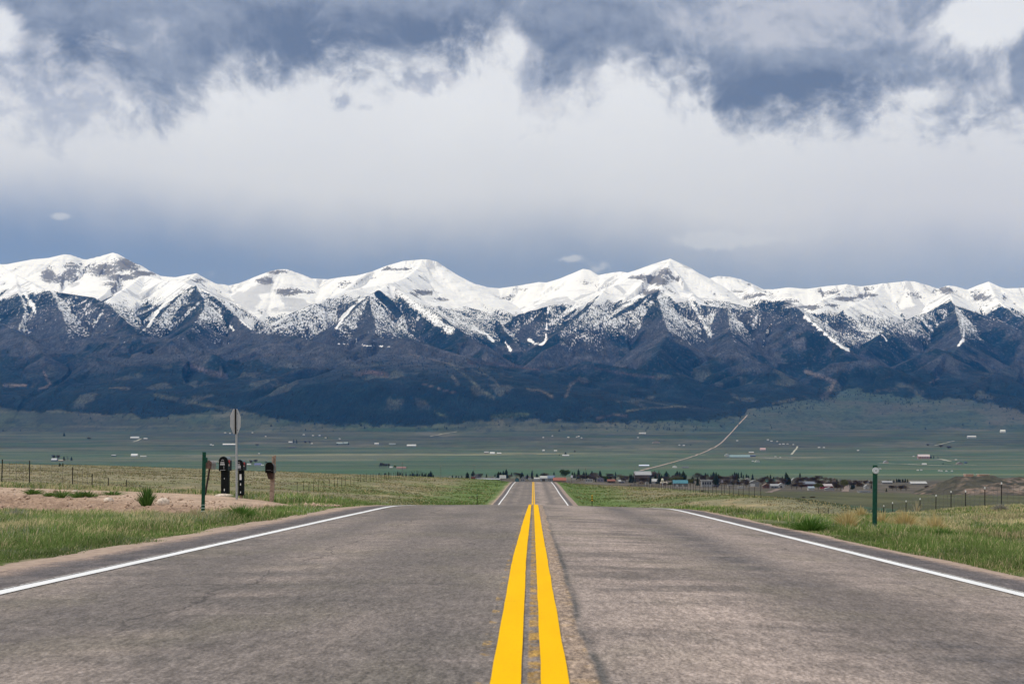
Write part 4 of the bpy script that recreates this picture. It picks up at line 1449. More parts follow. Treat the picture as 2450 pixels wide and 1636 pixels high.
# ------------------------------------------------------------------ roadside objects
M_GREEN = mat('green_enamel', (.008, .062, .038), .6, .3, 20, spec=.2)
M_GALV = mat('galvanised_steel', (.36, .37, .38), .5, .2, 30, .5)
M_DARKST = mat('dark_steel', (.020, .018, .017), .8, .4, 20, spec=.15)
M_PLATE = mat('sign_back_aluminium', (.50, .49, .47), .55, .12, 4, .25)
M_RED = mat('red_paint', (.50, .025, .02), .5, .2, 20)
M_WHITE = mat('white_sheet', (.80, .80, .78), .45, .08, 20)
M_BLACK = mat('black_plastic', (.007, .009, .010), .75, .4, 12, spec=.12)
M_BOXGREEN = mat('dark_green_plastic', (.007, .014, .014), .6, .4, 12, spec=.2)
M_RUST = mat('rusty_brown_metal', (.105, .062, .048), .75, .5, 14, .2, bump=.3)
M_WOOD = mat('weathered_wood', (.40, .29, .225), .9, .35, 16, bump=.6, c2=(.23, .155, .115))
M_LETTER = mat('grey_lettering', (.42, .42, .43), .6, .15, 30)


def channel_post(m_, L, w, d, t=.006):
    """hat-section steel post, open to the back"""
    poly = [(-w / 2, 0), (-w / 2 + t * 2, 0), (-w / 4, d), (w / 4, d), (w / 2 - t * 2, 0), (w / 2, 0), (w / 4 + t, d + t), (-w / 4 - t, d + t)]
    prof = [(-w / 2, 0), (w / 2, 0), (w / 3, d), (-w / 3, d)]
    return m_.prism_z(prof, 0, L)


# left delineator: seen edge on, reflector bracket on its right side
X_, Y_, Z_ = -6.67, 28.7, -.25
t_ = thing('delineator_post', 'green steel delineator post beside the mailboxes, its reflector seen edge-on', 'post', (X_, Y_, Z_ - .1), group='green roadside posts', rot=(0, math.radians(1.3), 0))
o_ = channel_post(MB(), 1.37, .075, .05).obj('post', M_GREEN, t_)
MB().box(.034, .062, -.01, .045, 1.16, 1.26).obj('reflector', M_GREEN, t_, bevel=.006)
for zz_, hh_ in ((.17, .018), (.235, .014), (.30, .010)):
    MB().box(-.041, .041, -.006, -.001, zz_, zz_ + hh_).obj('white_tape', mat('greenish_white_tape', (.42, .52, .46), .6, .15, 20), t_)

# right delineator with a round white reflector
X_, Y_, Z_ = at(2093, 1270, 15)
t_ = thing('delineator_post', 'green steel delineator post with a round white reflector near its top', 'post', (X_, Y_, Z_ - .1), group='green roadside posts', rot=(0, math.radians(.5), 0))
p_ = MB()
p_.prism_z([(-.042, 0), (.012, -.012), (.012, .03), (-.042, .03)], 0, 1.31)
p_.prism_z([(.0125, -.012), (.042, .012), (.042, .03), (.0125, .03)], 0, 1.309)
p_.obj('post', M_GREEN, t_)
d_ = MB()
d_.tube([(0, -.042, 1.212), (0, -.016, 1.212)], .055, 28)
rf = d_.obj('reflector', mat('reflector_lens', (.72, .73, .74), .3, .1, 60), t_, smooth=False, bevel=.004)
rg = MB()
for k_ in range(28):
    a0, a1 = 2 * math.pi * k_ / 28, 2 * math.pi * (k_ + 1) / 28
    rg.add([(.055 * math.cos(a0), -.0445, 1.212 + .055 * math.sin(a0)), (.055 * math.cos(a1), -.0445, 1.212 + .055 * math.sin(a1)),
            (.047 * math.cos(a1), -.0445, 1.212 + .047 * math.sin(a1)), (.047 * math.cos(a0), -.0445, 1.212 + .047 * math.sin(a0)),
            (.055 * math.cos(a0), -.040, 1.212 + .055 * math.sin(a0)), (.055 * math.cos(a1), -.040, 1.212 + .055 * math.sin(a1))], [(0, 1, 2, 3), (0, 4, 5, 1)])
rg.obj('rim', mat('reflector_rim', (.52, .53, .54), .5, .1, 20), rf)
MB().tube([(0, -.052, 1.212), (0, -.043, 1.212)], .013, 12).obj('bolt', M_GALV, rf)

# stop sign seen from behind, turned well away from the camera
SX, SY, SZ = (541 - 1223) / 3261 * 43, 43.0, 0
SZ = dirt_z(SX, SY)
ang_ = math.radians(78)
t_ = thing('stop_sign', 'octagonal stop sign seen from its grey back on a tall steel post', 'sign', (SX, SY, SZ - .1), rot=(0, math.radians(-.5), ang_))
# local frame: plate in the x-z plane, its back faces -y
R_ = .405
oc = [(R_ * math.cos(math.pi / 8 + i * math.pi / 4), 2.45 + R_ * math.sin(math.pi / 8 + i * math.pi / 4)) for i in range(8)]
pl = MB().prism_y(oc, 0, .004).obj('sign_plate', M_PLATE, t_)
oc2 = [(x * .995, 2.45 + (z - 2.45) * .995) for x, z in oc]
MB().prism_y(oc2, .0045, .006).obj('red_face', M_RED, pl)
po = MB()
po.box(-.03, .03, -.052, -.004, 0, 2.83)
po.obj('post', M_GALV, t_, bevel=.004)
MB().box(-.058, -.031, -.034, -.001, 2.07, 2.83).obj('post_shade_strip', M_DARKST, t_)  # dark strips along the post stand in for its shade
MB().box(.031, .058, -.034, -.001, 2.07, 2.83).obj('post_shade_strip', M_DARKST, t_)
for zz_ in (2.19, 2.69):
    MB().tube([(0, -.066, zz_), (0, -.051, zz_)], .014, 8).obj('bolt', M_DARKST, t_)


def arch(w, h, n=12):
    """mailbox outline: flat bottom, straight sides, round top; origin bottom centre"""
    r = w / 2
    s = h - r
    return [(-r, 0), (r, 0), (r, s)] + [(r * math.cos(a), s + r * math.sin(a)) for a in np.linspace(0, math.pi, n + 2)[1:-1]] + [(-r, s)]


def lbox(m_, x0, x1, z0, z1, y):
    return m_.box(x0, x1, y - .004, y, z0, z1)


def plastic_mailbox(label, X, Y, rz, w, h, L, ped_w, base, total, post_h, post_mat, cap_mat, marks):
    Z = dirt_z(X, Y)
    t = thing('mailbox', label, 'mailbox', (X, Y, Z - .05), rz, 'roadside mailboxes')
    zb = total - h + .05
    b = MB()
    b.prism_y(arch(w * .97, h * .985), -L / 2 + .03, L / 2)
    box = b.obj('box', M_BOXGREEN, t, bevel=.01)
    # hood ridge on top, its lighter colour paints in light from the sky
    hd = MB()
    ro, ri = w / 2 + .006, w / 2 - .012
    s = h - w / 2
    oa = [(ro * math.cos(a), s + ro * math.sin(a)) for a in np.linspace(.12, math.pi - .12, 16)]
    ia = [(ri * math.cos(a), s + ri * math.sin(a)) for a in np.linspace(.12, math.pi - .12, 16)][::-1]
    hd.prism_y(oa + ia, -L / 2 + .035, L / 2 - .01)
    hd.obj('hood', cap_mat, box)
    d = MB().prism_y(arch(w, h), -L / 2, -L / 2 + .026)
    door = d.obj('door', M_BLACK, t, bevel=.008)
    MB().box(-.022, .022, -L / 2 - .022, -L / 2 - .001, h * .80, h * .80 + .03).obj('handle', M_BLACK, door, bevel=.005)
    fy = -L / 2 - .002
    e = MB()
    for x0, x1, z0, z1 in marks:
        lbox(e, x0 * w, x1 * w, z0 * h, z1 * h, fy)
    a0 = np.linspace(.35, math.pi - .35, 8)
    ar = [(.17 * w * math.cos(a) - .06 * w, .68 * h + .11 * h * math.sin(a)) for a in a0] + [(.11 * w * math.cos(a) - .06 * w, .68 * h + .07 * h * math.sin(a)) for a in a0][::-1]
    e.prism_y(ar, fy - .004, fy)
    e.obj('lettering', M_LETTER, door)
    fl = MB()
    fl.box(w / 2 + .004, w / 2 + .014, -L / 2 + .08, -L / 2 + .22, h * .60, h * .78)
    fl.box(w / 2 + .004, w / 2 + .012, -L / 2 + .18, -L / 2 + .21, h * .35, h * .60)
    fl.obj('flag', M_RED, t)
    MB().box(w / 2 + .003, w / 2 + .006, -L / 2 + .10, -L / 2 + .16, h * .34, h * .47).obj('number_sticker', M_WHITE, t)
    for o in (box, door):
        o.location.z = zb
    for o in t.children:
        if o.name.startswith(('flag', 'number_sticker')):
            o.location.z = zb
    p = MB()
    pw = ped_w / 2
    p.prism_z([(-pw, -pw), (pw, -pw), (pw, pw), (-pw, pw)], base + .05, zb)
    ped = p.obj('pedestal', M_BLACK, t, bevel=.012)
    for zz_, hw in post_h:
        MB().box(-hw * .35, hw * .35, -pw - .006, -pw - .001, base + .05 + zz_ - hw, base + .05 + zz_ + hw).obj('reflective_mark', M_WHITE, ped)
    MB().tube([(0, 0, 0), (0, 0, base + .06)], .045, 10).obj('stake', post_mat, t)
    return t


def mb_xy(xD, Y):
    return (xD - 1223) / 3261 * Y, Y


M_CAP = mat('skylit_green_hood', (.085, .125, .125), .35, .3, 8)  # hood green lightened to paint in the light from above
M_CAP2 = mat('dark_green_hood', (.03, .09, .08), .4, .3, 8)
x_, y_ = mb_xy(517, 47.0)
plastic_mailbox('largest dark plastic mailbox with red flag, on a thick black pedestal over a pale rock', x_, y_, math.radians(-4), .30, .475, .50, .24, .085, 1.31,
                [(.50, .02), (.13, .035)], mat('rusty_stake', (.28, .11, .06), .8, .3, 10), M_CAP,
                [(-.34, .16, .42, .52), (-.30, .12, .55, .63), (.06, .10, .14, .34), (-.36, .22, .05, .075), (-.36, .2, .39, .405)])
o_ = MB().rock(.2, 21, 1.5, .8, .42).obj('stone', PALE, smooth=True)
o_.location = (x_ - .02, y_ - .22, dirt_z(x_, y_) - .05)
tag(o_, 'flat pale rock at the foot of the largest mailbox', 'rock')
x_, y_ = mb_xy(553.5, 44.8)
plastic_mailbox('smaller dark plastic mailbox with red flag, just right of the stop sign post', x_, y_, math.radians(-4), .215, .33, .46, .165, .09, 1.21,
                [(.58, .09), (.35, .035), (.10, .03)], mat('wood_stake', (.30, .22, .15), .9, .3, 10), M_CAP2,
                [(-.38, .22, .20, .34), (-.38, .22, .36, .46), (-.26, .10, .50, .60), (-.36, .3, .06, .085)])

# old rusty mailbox, tilted on a thin leaning post
x_, y_ = mb_xy(477.5, 48.2)
z_ = dirt_z(x_, y_)
t_ = thing('mailbox', 'small rusty brown mailbox tilted on a thin leaning post, leftmost of the four', 'mailbox', (x_ - .09, y_, z_ - .05), group='roadside mailboxes')
MB().tube([(-.02, 0, 0), (.135, 0, .93)], .034, 8).obj('post', mat('dark_rusty_post', (.04, .025, .022), .85, .4, 14), t_)
bx_ = MB().prism_y(arch(.215, .27), -.22, .24).obj('box', mat('dull_galvanised', (.27, .25, .24), .6, .3, 10, .3), t_, bevel=.006)
dr_ = MB().prism_y(arch(.225, .28), -.245, -.221).obj('door', M_RUST, t_, bevel=.006)
MB().box(-.02, .02, -.262, -.246, .205, .235).obj('handle', M_RUST, dr_)
fl_ = MB().box(.12, .132, -.02, .18, .22, .25)
fl_.box(.10, .25, .02, .035, .262, .285)
fl_ = fl_.obj('flag', mat('bare_silver_flag', (.55, .54, .52), .4, .1, 10, .3), t_)
for o_ in (bx_, dr_, fl_):
    o_.location = (.155, 0, .945)
    o_.rotation_euler = (0, math.radians(9), math.radians(-6))

# black mailbox on a weathered wooden post with two boards above it
x_, y_ = mb_xy(622.5, 41.8)
z_ = dirt_z(x_, y_)
t_ = thing('mailbox', 'black metal mailbox on a weathered wooden post, rightmost of the four', 'mailbox', (x_ - .02, y_, z_ - .05), group='roadside mailboxes')
wp = MB()
wp.box(-.062, .062, .10, .19, 0, 1.0)
wp.box(-.035, .018, .105, .185, 1.0, 1.40)
wp.box(.028, .07, .108, .188, 1.0, 1.43)
wp = wp.obj('post', M_WOOD, t_, bevel=.008)
wp.rotation_euler = (0, math.radians(2.2), 0)
br_ = MB()
br_.prism_y([(-.05, .72), (.055, .72), (.095, .905), (-.10, .905)], -.12, .095)
br_.obj('bracket', mat('dark_stained_wood', (.06, .028, .02), .8, .4, 14), t_)
bx_ = MB().prism_y(arch(.235, .30), -.20, .30).obj('box', mat('scuffed_black_metal', (.30, .29, .27), .45, .6, 9, .35, c2=(.04, .04, .038)), t_, bevel=.006)
dr_ = MB().prism_y(arch(.25, .315), -.228, -.201).obj('door', mat('sooty_black', (.006, .005, .005), .8, .3, 10, spec=.1), t_, bevel=.006)
MB().box(-.03, .03, -.246, -.229, .262, .28).obj('handle', M_BLACK, dr_)
ln_ = MB()
lbox(ln_, -.085, .04, .075, .088, -.23)
lbox(ln_, .055, .09, .055, .065, -.23)
ln_.obj('lettering', mat('dim_lettering', (.13, .12, .12), .6, .1, 10), dr_)
for o_ in (bx_, dr_):
    o_.location = (-.005, 0, .906)
    o_.rotation_euler = (0, 0, math.radians(2))


def slim_marker(label, xs, ytop, Y, colors, h=1.25):
    X = (xs - CX) / F * Y
    z = gz(X, Y)
    t = thing('delineator_post', label, 'post', (X, Y, z - .05), group='slim delineators beyond the crest')
    ztop = CH + (CY - ytop) / F * Y - z + .05
    ztop = max(ztop, .9)
    MB().box(-.035, .035, -.01, .02, 0, ztop).obj('post', colors[0], t)
    if len(colors) > 1:
        for k_ in range(3):
            MB().box(-.07, .07, -.025, -.012, ztop - .12 - k_ * .24, ztop - k_ * .24).obj('yellow_panel', colors[1], t)
            MB().box(-.07, .07, -.025, -.012, ztop - .24 - k_ * .24, ztop - .122 - k_ * .24).obj('black_panel', M_BLACK, t)
    else:
        MB().tube([(0, -.025, ztop - .1), (0, -.011, ztop - .1)], .05, 12).obj('reflector', M_GALV, t)


slim_marker('yellow and black striped marker post right of the road dip', 1416.5, 1184, 150, (M_DARKST, mat('marker_yellow', (.80, .42, .02), .6, .1, 20)))
slim_marker('thin dark delineator left of the road dip', 1141.5, 1181, 150, (M_DARKST,))
slim_marker('thin dark delineator on the left at the far crest', 1200.5, 1145, 285, (M_DARKST,))
slim_marker('thin dark delineator on the right at the far crest', 1361.5, 1150, 285, (M_DARKST,))


# ------------------------------------------------------------------ right-of-way fences
def fence(name, label, X0, y_list, tip, seed):
    r_ = random.Random(seed)
    ys_ = [y for y in y_list]
    t = thing(name, label, 'fence', (X0, ys_[0], gz(X0, ys_[0])))
    ox, oy, oz = t.location
    pts = []
    order = sorted(range(len(ys_)), key=lambda i: ys_[i])
    far_mb = MB()
    for n_, i in enumerate(order):
        y = ys_[i]
        x = X0 + r_.uniform(-.12, .12)
        z = gz(x, y)
        h = 1.28 + r_.uniform(-.10, .10)
        r = max(.026, y * .00012)
        dx, dy = r_.uniform(-.05, .05), r_.uniform(-.05, .05)
        pts.append((x + dx * .5, y, z, h, x))
        if n_ < 98:
            b = MB()
            b.tube([(0, 0, -.3), (dx, dy, h)], r, 6)
            p = b.obj('post', M_DARKST, t)
            p.location = (x - ox, y - oy, z - oz)
            if tip and y < 100:
                c_ = MB().tube([(dx, dy, h - .10), (dx * 1.02, dy * 1.02, h + .005)], r + .006, 6).obj('white_tip', M_WHITE, p)
        else:
            far_mb.tube([(x - ox, y - oy, z - oz - .3), (x - ox + dx, y - oy + dy, z - oz + h)], r, 5)
    if far_mb.v:
        fo = far_mb.obj('far_posts', M_DARKST, t)
        fo['kind'] = 'stuff'
    wire = MB()
    for f_ in (.25, .5, .72, .94):
        seg = [(p[0] - ox, p[1] - oy, p[2] - oz + p[3] * f_) for p in pts if p[1] < 330]
        wire.tube(seg, .006, 3, caps=False)
    for a, b in zip(pts[:-1], pts[1:]):
        if b[1] > 130 or b[1] - a[1] > 9:
            continue
        for q in (.25, .5, .75):
            x = a[0] + (b[0] - a[0]) * q; y = a[1] + (b[1] - a[1]) * q; z = a[2] + (b[2] - a[2]) * q
            hh = a[3] * .94 + r_.uniform(-.05, .22) * (q == .5)
            wire.tube([(x - ox, y - oy, z - oz + .1), (x - ox + r_.uniform(-.03, .03), y - oy, z - oz + hh)], .008, 3, caps=False)
    wire.obj('wire', mat('old_wire', (.13, .12, .12), .8, .3, 10), t)
    return t


yl = [67 + 3.35 * i for i in range(12)]
yl = [y for i, y in enumerate(yl) if i not in (2,)] + [60.3, 63.7]
yl += [150 + 4.0 * i for i in range(95)]
fence('wire_fence', 'dark metal post and wire fence along the left side of the road', -25.0, yl, False, 3)
yr = [63.5 + 3.1 * i for i in range(19)] + [60.4, 57.3]
yr += [150 + 4.0 * i for i in range(100)]
fence('wire_fence', 'wire fence with white-tipped dark posts along the right side', 24.0, yr, True, 4)


# ------------------------------------------------------------------ rocky hill on the right
def build_hill():
    cx0, cy0 = 330.0, 900.0
    nx, ny = 260, 150
    xs = np.linspace(205, 700, nx); ys = np.linspace(800, 1010, ny)
    X, Y = np.meshgrid(xs, ys)
    prof = np.interp((CX + F * X / 900.0), [2195, 2215, 2240, 2265, 2300, 2340, 2400, 2450, 2600, 3200, 3600], [0, 2.2, 5.5, 8.8, 10.6, 11.0, 11.2, 11.6, 12, 9, 0])
    prof2 = np.exp(-((X - 235) / 9) ** 2 - ((Y - 850) / 22) ** 2) * 3.6
    cr = np.exp(-((Y - 905) / 48) ** 2)
    n = fbm(X / 16, Y / 22, 5, 601)
    Z = -1.0 + prof * cr * (.72 + .56 * n) + prof2 * (.5 + n) + (np.abs(fbm(X / 7, Y / 9, 4, 611) - .5)) * 3.0 * (prof * cr > 1.2)
    G = ground_z(X.ravel(), Y.ravel()).reshape(X.shape)
    edge = sst(X, 205, 222) * sst(Y, 800, 830) * (1 - sst(Y, 980, 1010))
    Z = G - .6 + np.maximum(Z, -.2) * edge
    a = fbm(X / 10, Y / 14, 5, 621)[..., None]
    b = fbm(X / 3.5, Y / 5, 4, 631)[..., None]
    c = np.array([.062, .058, .042]) + (np.array([.125, .100, .080]) - np.array([.062, .058, .042])) * sst(a, .45, .62)
    c = c + (np.array([.24, .17, .13]) - c) * sst(b, .56, .68) * sst(a, .42, .56) * .9
    c = c + (np.array([.028, .030, .022]) - c) * sst(fbm(X / 4.5, Y / 6, 4, 641), .54, .64)[..., None] * .85
    tr = np.abs(Y - (868 + 18 * np.sin((X - 300) / 16))) < 3.0
    c = np.where((tr & (X > 290))[..., None], np.array([.24, .19, .15]), c)
    lo, st = grid_faces(ny, nx)
    o = mesh_np('rocky_hill', np.stack([X, Y, Z], -1).reshape(-1, 3), lo, st, attr_mat('hill_scrub', .95, [(.5, .7, 1.3)]), cols=np.clip(c, 0, 1).reshape(-1, 3), smooth=True)
    structure(o)


build_hill()


# ------------------------------------------------------------------ far tracks
def surf_at(xs, ys, y0):
    Y = np.geomspace(y0, 13500, 700)
    X = (xs - CX) / F * Y
    g = ground_z(X, Y)
    m = Y > 9400
    g[m] = np.maximum(g[m], mountain_height(X[m], Y[m])[0])
    i = int(np.argmax(g >= CH + (CY - ys) / F * Y))
    return X[i], Y[i]


def track(name, pts, width, c, y0=2200, lift=1.2):
    if len(pts) > 5:
        t_ = np.linspace(0, len(pts) - 1, 46)
        px_ = pchip(np.arange(len(pts)), np.array([p[0] for p in pts], float), t_)
        py_ = pchip(np.arange(len(pts)), np.array([p[1] for p in pts], float), t_)
        pts = list(zip(px_, py_))
    P = np.array([surf_at(x, y, y0) for x, y in pts])
    d = np.concatenate([[0], np.cumsum(np.hypot(*np.diff(P, axis=0).T))])
    n = max(8, int(d[-1] / 25))
    s_ = np.linspace(0, d[-1], n)
    x, y = np.interp(s_, d, P[:, 0]), np.interp(s_, d, P[:, 1])
    tx, ty = np.gradient(x), np.gradient(y)
    l = np.hypot(tx, ty); nx_, ny_ = -ty / l, tx / l
    w = width / 2 * (.75 + .5 * fbm(s_ / 60, s_ * 0, 3, 9))
    A = np.stack([x + nx_ * w, y + ny_ * w], -1); B = np.stack([x - nx_ * w, y - ny_ * w], -1)
    Pm = np.stack([A, .5 * (A + B), B], 1)
    Z = ground_z(Pm[..., 0].ravel(), Pm[..., 1].ravel()).reshape(n, 3)
    if P[:, 1].max() > 10300 or P[-1, 1] > 9800:
        H, _, _, _ = mountain_height(Pm[..., 0].ravel(), Pm[..., 1].ravel())
        Z = np.maximum(Z, H.reshape(n, 3))
    lo, st = grid_faces(n, 3)
    structure(mesh_np(name, np.concatenate([Pm, (Z + lift)[..., None]], -1).reshape(-1, 3), lo, st, mat(name + '_dirt', c, .95, .25, .02)))


track('gravel_road', [(1532, 1127), (1600, 1109), (1642, 1097), (1680, 1084), (1724, 1061), (1742, 1043), (1760, 1024), (1775, 1008), (1788, 994)], 7.5, (.36, .29, .24))
track('ranch_track', [(1672, 1089.5), (1735, 1091), (1790, 1094), (1900, 1099)], 12, (.36, .36, .29))
track('ranch_track', [(2104, 1109), (2170, 1111), (2278, 1114.5)], 22, (.50, .50, .44))
track('ranch_track', [(2280, 1112), (2334, 1113)], 24, (.45, .46, .40))
track('ranch_track', [(2240, 1098), (2258, 1100), (2272, 1104)], 14, (.45, .45, .40))
track('ranch_track', [(320, 1057), (338, 1049.5), (350, 1049)], 12, (.45, .47, .46))
track('ranch_track', [(1030, 1044), (1065, 1037), (1100, 1030)], 12, (.24, .25, .20))
track('ranch_track', [(2236, 1066), (2258, 1061), (2283, 1055)], 9, (.30, .28, .25))
track('ranch_track', [(1893, 1088), (1908, 1068)], 8, (.16, .17, .12))
track('town_street', [(2022, 1176), (2026, 1162), (2027, 1153)], 5, (.20, .15, .125), 800, .15)
track('town_street', [(1838, 1178), (1855, 1173), (1865, 1169)], 3.5, (.17, .145, .12), 700, .15)

# ------------------------------------------------------------------ trees
LEAFM = {}


def leaf_mat(name, c, c2):
    if name not in LEAFM:
        LEAFM[name] = mat(name, c, .85, .3, 1.2, c2=c2, spec=.2)
    return LEAFM[name]


CON = leaf_mat('conifer_needles', (.020, .034, .024), (.008, .016, .012))
OLV = leaf_mat('budding_leaves', (.115, .120, .052), (.060, .068, .030))
GRNL = leaf_mat('dense_green_leaves', (.055, .085, .030), (.022, .040, .014))
BARE = leaf_mat('bare_twigs', (.105, .080, .070), (.050, .040, .036))
BARK = mat('bark', (.085, .065, .052), .9, .3, 3)


def conifer_mesh(seed, slim=1.0):
    r = random.Random(seed)
    v, f = [], []
    for i in range(520):
        t = r.random() ** .8
        z = .06 + .94 * t
        rad = .20 * slim * (1 - t) ** .8 * r.uniform(.55, 1.12) * (1 + .25 * math.sin(9 * t + seed))
        a = r.uniform(0, 6.283)
        x, y = rad * math.cos(a), rad * math.sin(a)
        s = r.uniform(.02, .045) * (1.1 - .5 * t)
        b = len(v)
        n = (math.cos(a), math.sin(a))
        v += [(x - n[1] * s, y + n[0] * s, z), (x + n[1] * s, y - n[0] * s, z + r.uniform(-.01, .01)), (x + n[0] * s * 1.4, y + n[1] * s * 1.4, z - s * 1.3), (x, y, z + s * 1.4)]
        f += [(b, b + 1, b + 2), (b, b + 1, b + 3)]
    c0 = len(v)
    for k_ in range(7):
        t = k_ / 6
        for j in range(8):
            a = j / 8 * 6.283 + k_
            rr = .14 * slim * (1 - t) ** .8 * r.uniform(.7, 1.1) + .004
            v.append((rr * math.cos(a), rr * math.sin(a), .08 + .92 * t))
    for k_ in range(6):
        for j in range(8):
            f.append((c0 + k_ * 8 + j, c0 + k_ * 8 + (j + 1) % 8, c0 + k_ * 8 + 8 + (j + 1) % 8, c0 + k_ * 8 + 8 + j))
    return v, f


def round_mesh(seed, n, fill, wide=.42, twig=False):
    r = random.Random(seed)
    v, f = [], []
    lobes = [(r.uniform(-.22, .22), r.uniform(-.22, .22), r.uniform(.45, .80), r.uniform(.16, .27)) for _ in range(9)]
    for i in range(n):
        lx, ly, lz, lr = r.choice(lobes)
        d = np.array([r.gauss(0, 1), r.gauss(0, 1), r.gauss(0, 1)])
        d = d / np.linalg.norm(d) * lr * r.uniform(.35, 1.0) ** fill
        x, y, z = lx * wide / .42 + d[0], ly + d[1], lz + d[2] * .9
        b = len(v)
        if twig:
            s = r.uniform(.05, .12); w = .006
            up = np.array([x, y, z - .15]); up = up / np.linalg.norm(up) * s
            v += [(x - w, y, z), (x + w, y, z), (x + up[0], y + up[1], z + up[2])]
            f += [(b, b + 1, b + 2)]
        else:
            s = r.uniform(.022, .05)
            a = r.uniform(0, 6.283)
            v += [(x - s * math.cos(a), y - s * math.sin(a), z), (x + s * math.cos(a), y + s * math.sin(a), z + s * .3), (x, y, z + s), (x, y, z - s)]
            f += [(b, b + 1, b + 2), (b, b + 3, b + 1)]
    return v, f


def trunk_mesh(bare=False):
    m_ = MB()
    m_.tube([(0, 0, -.03), (.01, 0, .3), (0, .01, .62)], [.022, .016, .006], 6)
    r = random.Random(4)
    for k_ in range(9 if bare else 4):
        a = r.uniform(0, 6.283); z0 = r.uniform(.15, .45); L = r.uniform(.2, .36)
        m_.tube([(0, 0, z0), (L * .5 * math.cos(a), L * .5 * math.sin(a), z0 + L * .6), (L * math.cos(a), L * math.sin(a), z0 + L * 1.05)], [.010, .007, .002], 5)
    return m_


TREE_PROTO = {}


def tree_meshes(kind, var):
    key = (kind, var)
    if key not in TREE_PROTO:
        if kind == 'conifer':
            v, f = conifer_mesh(var * 7 + 1, (1.0, .72, 1.35)[var % 3]); m_ = CON
        elif kind == 'olive':
            v, f = round_mesh(var * 5 + 2, 620, .6); m_ = OLV
        elif kind == 'green':
            v, f = round_mesh(var * 5 + 3, 1100, .4, .52); m_ = GRNL
        else:
            v, f = round_mesh(var * 5 + 4, 2100, .7, .46, True); m_ = BARE
        me = bpy.data.meshes.new('crown'); me.from_pydata(v, [], f); me.materials.append(m_)
        q = trunk_mesh(kind == 'bare')
        mt = bpy.data.meshes.new('trunk'); mt.from_pydata(q.v, [], q.f); mt.materials.append(BARK)
        TREE_PROTO[key] = (me, mt)
    return TREE_PROTO[key]


TREE_NAME = {'conifer': 'conifer_tree', 'olive': 'budding_tree', 'green': 'leafy_tree', 'bare': 'bare_tree'}
TREES = []      # filled first, labelled once the buildings are known


def plant(kind, xs, ytop, ybase, y0=850, wide=1.0, Y=None, label=None, group=None):
    if Y is None:
        X, Y, Z = at(xs, ybase, y0, 12400)
    else:
        X = (xs - CX) / F * Y; Z = gz(X, Y)
    h = max((ybase - ytop) / F * Y, CH + (CY - ytop) / F * Y - Z)
    me, mt = tree_meshes(kind, random.Random(int(xs * 13 + ytop)).randrange(3))
    t = bpy.data.objects.new(TREE_NAME[kind], None); COL.objects.link(t)
    t.location = (X, Y, Z); t.rotation_euler = (0, 0, (xs * 1.7) % 6.28)
    wide *= 1.22 if Y < 2300 else 1.0
    t.scale = (h * wide, h * wide, h)
    for n_, d_ in (('crown', me), ('trunk', mt)):
        o = bpy.data.objects.new(n_, d_); COL.objects.link(o); o.parent = t
    TREES.append((t, kind, xs, ytop, ybase, label, group))
    return t


# ------------------------------------------------------------------ buildings
def wall_mat(c):
    return mat('wall_%d_%d_%d' % tuple(int(v * 100) for v in c), c, .8, .12, .8)


def roof_mat(c):
    return mat('roof_%d_%d_%d' % tuple(int(v * 100) for v in c), c, .6, .18, .9)


GLASS = mat('dark_window', (.03, .035, .045), .25, .2, 2)
DOORM = mat('pale_garage_door', (.48, .47, .45), .6, .1, 1)
BUILT = []


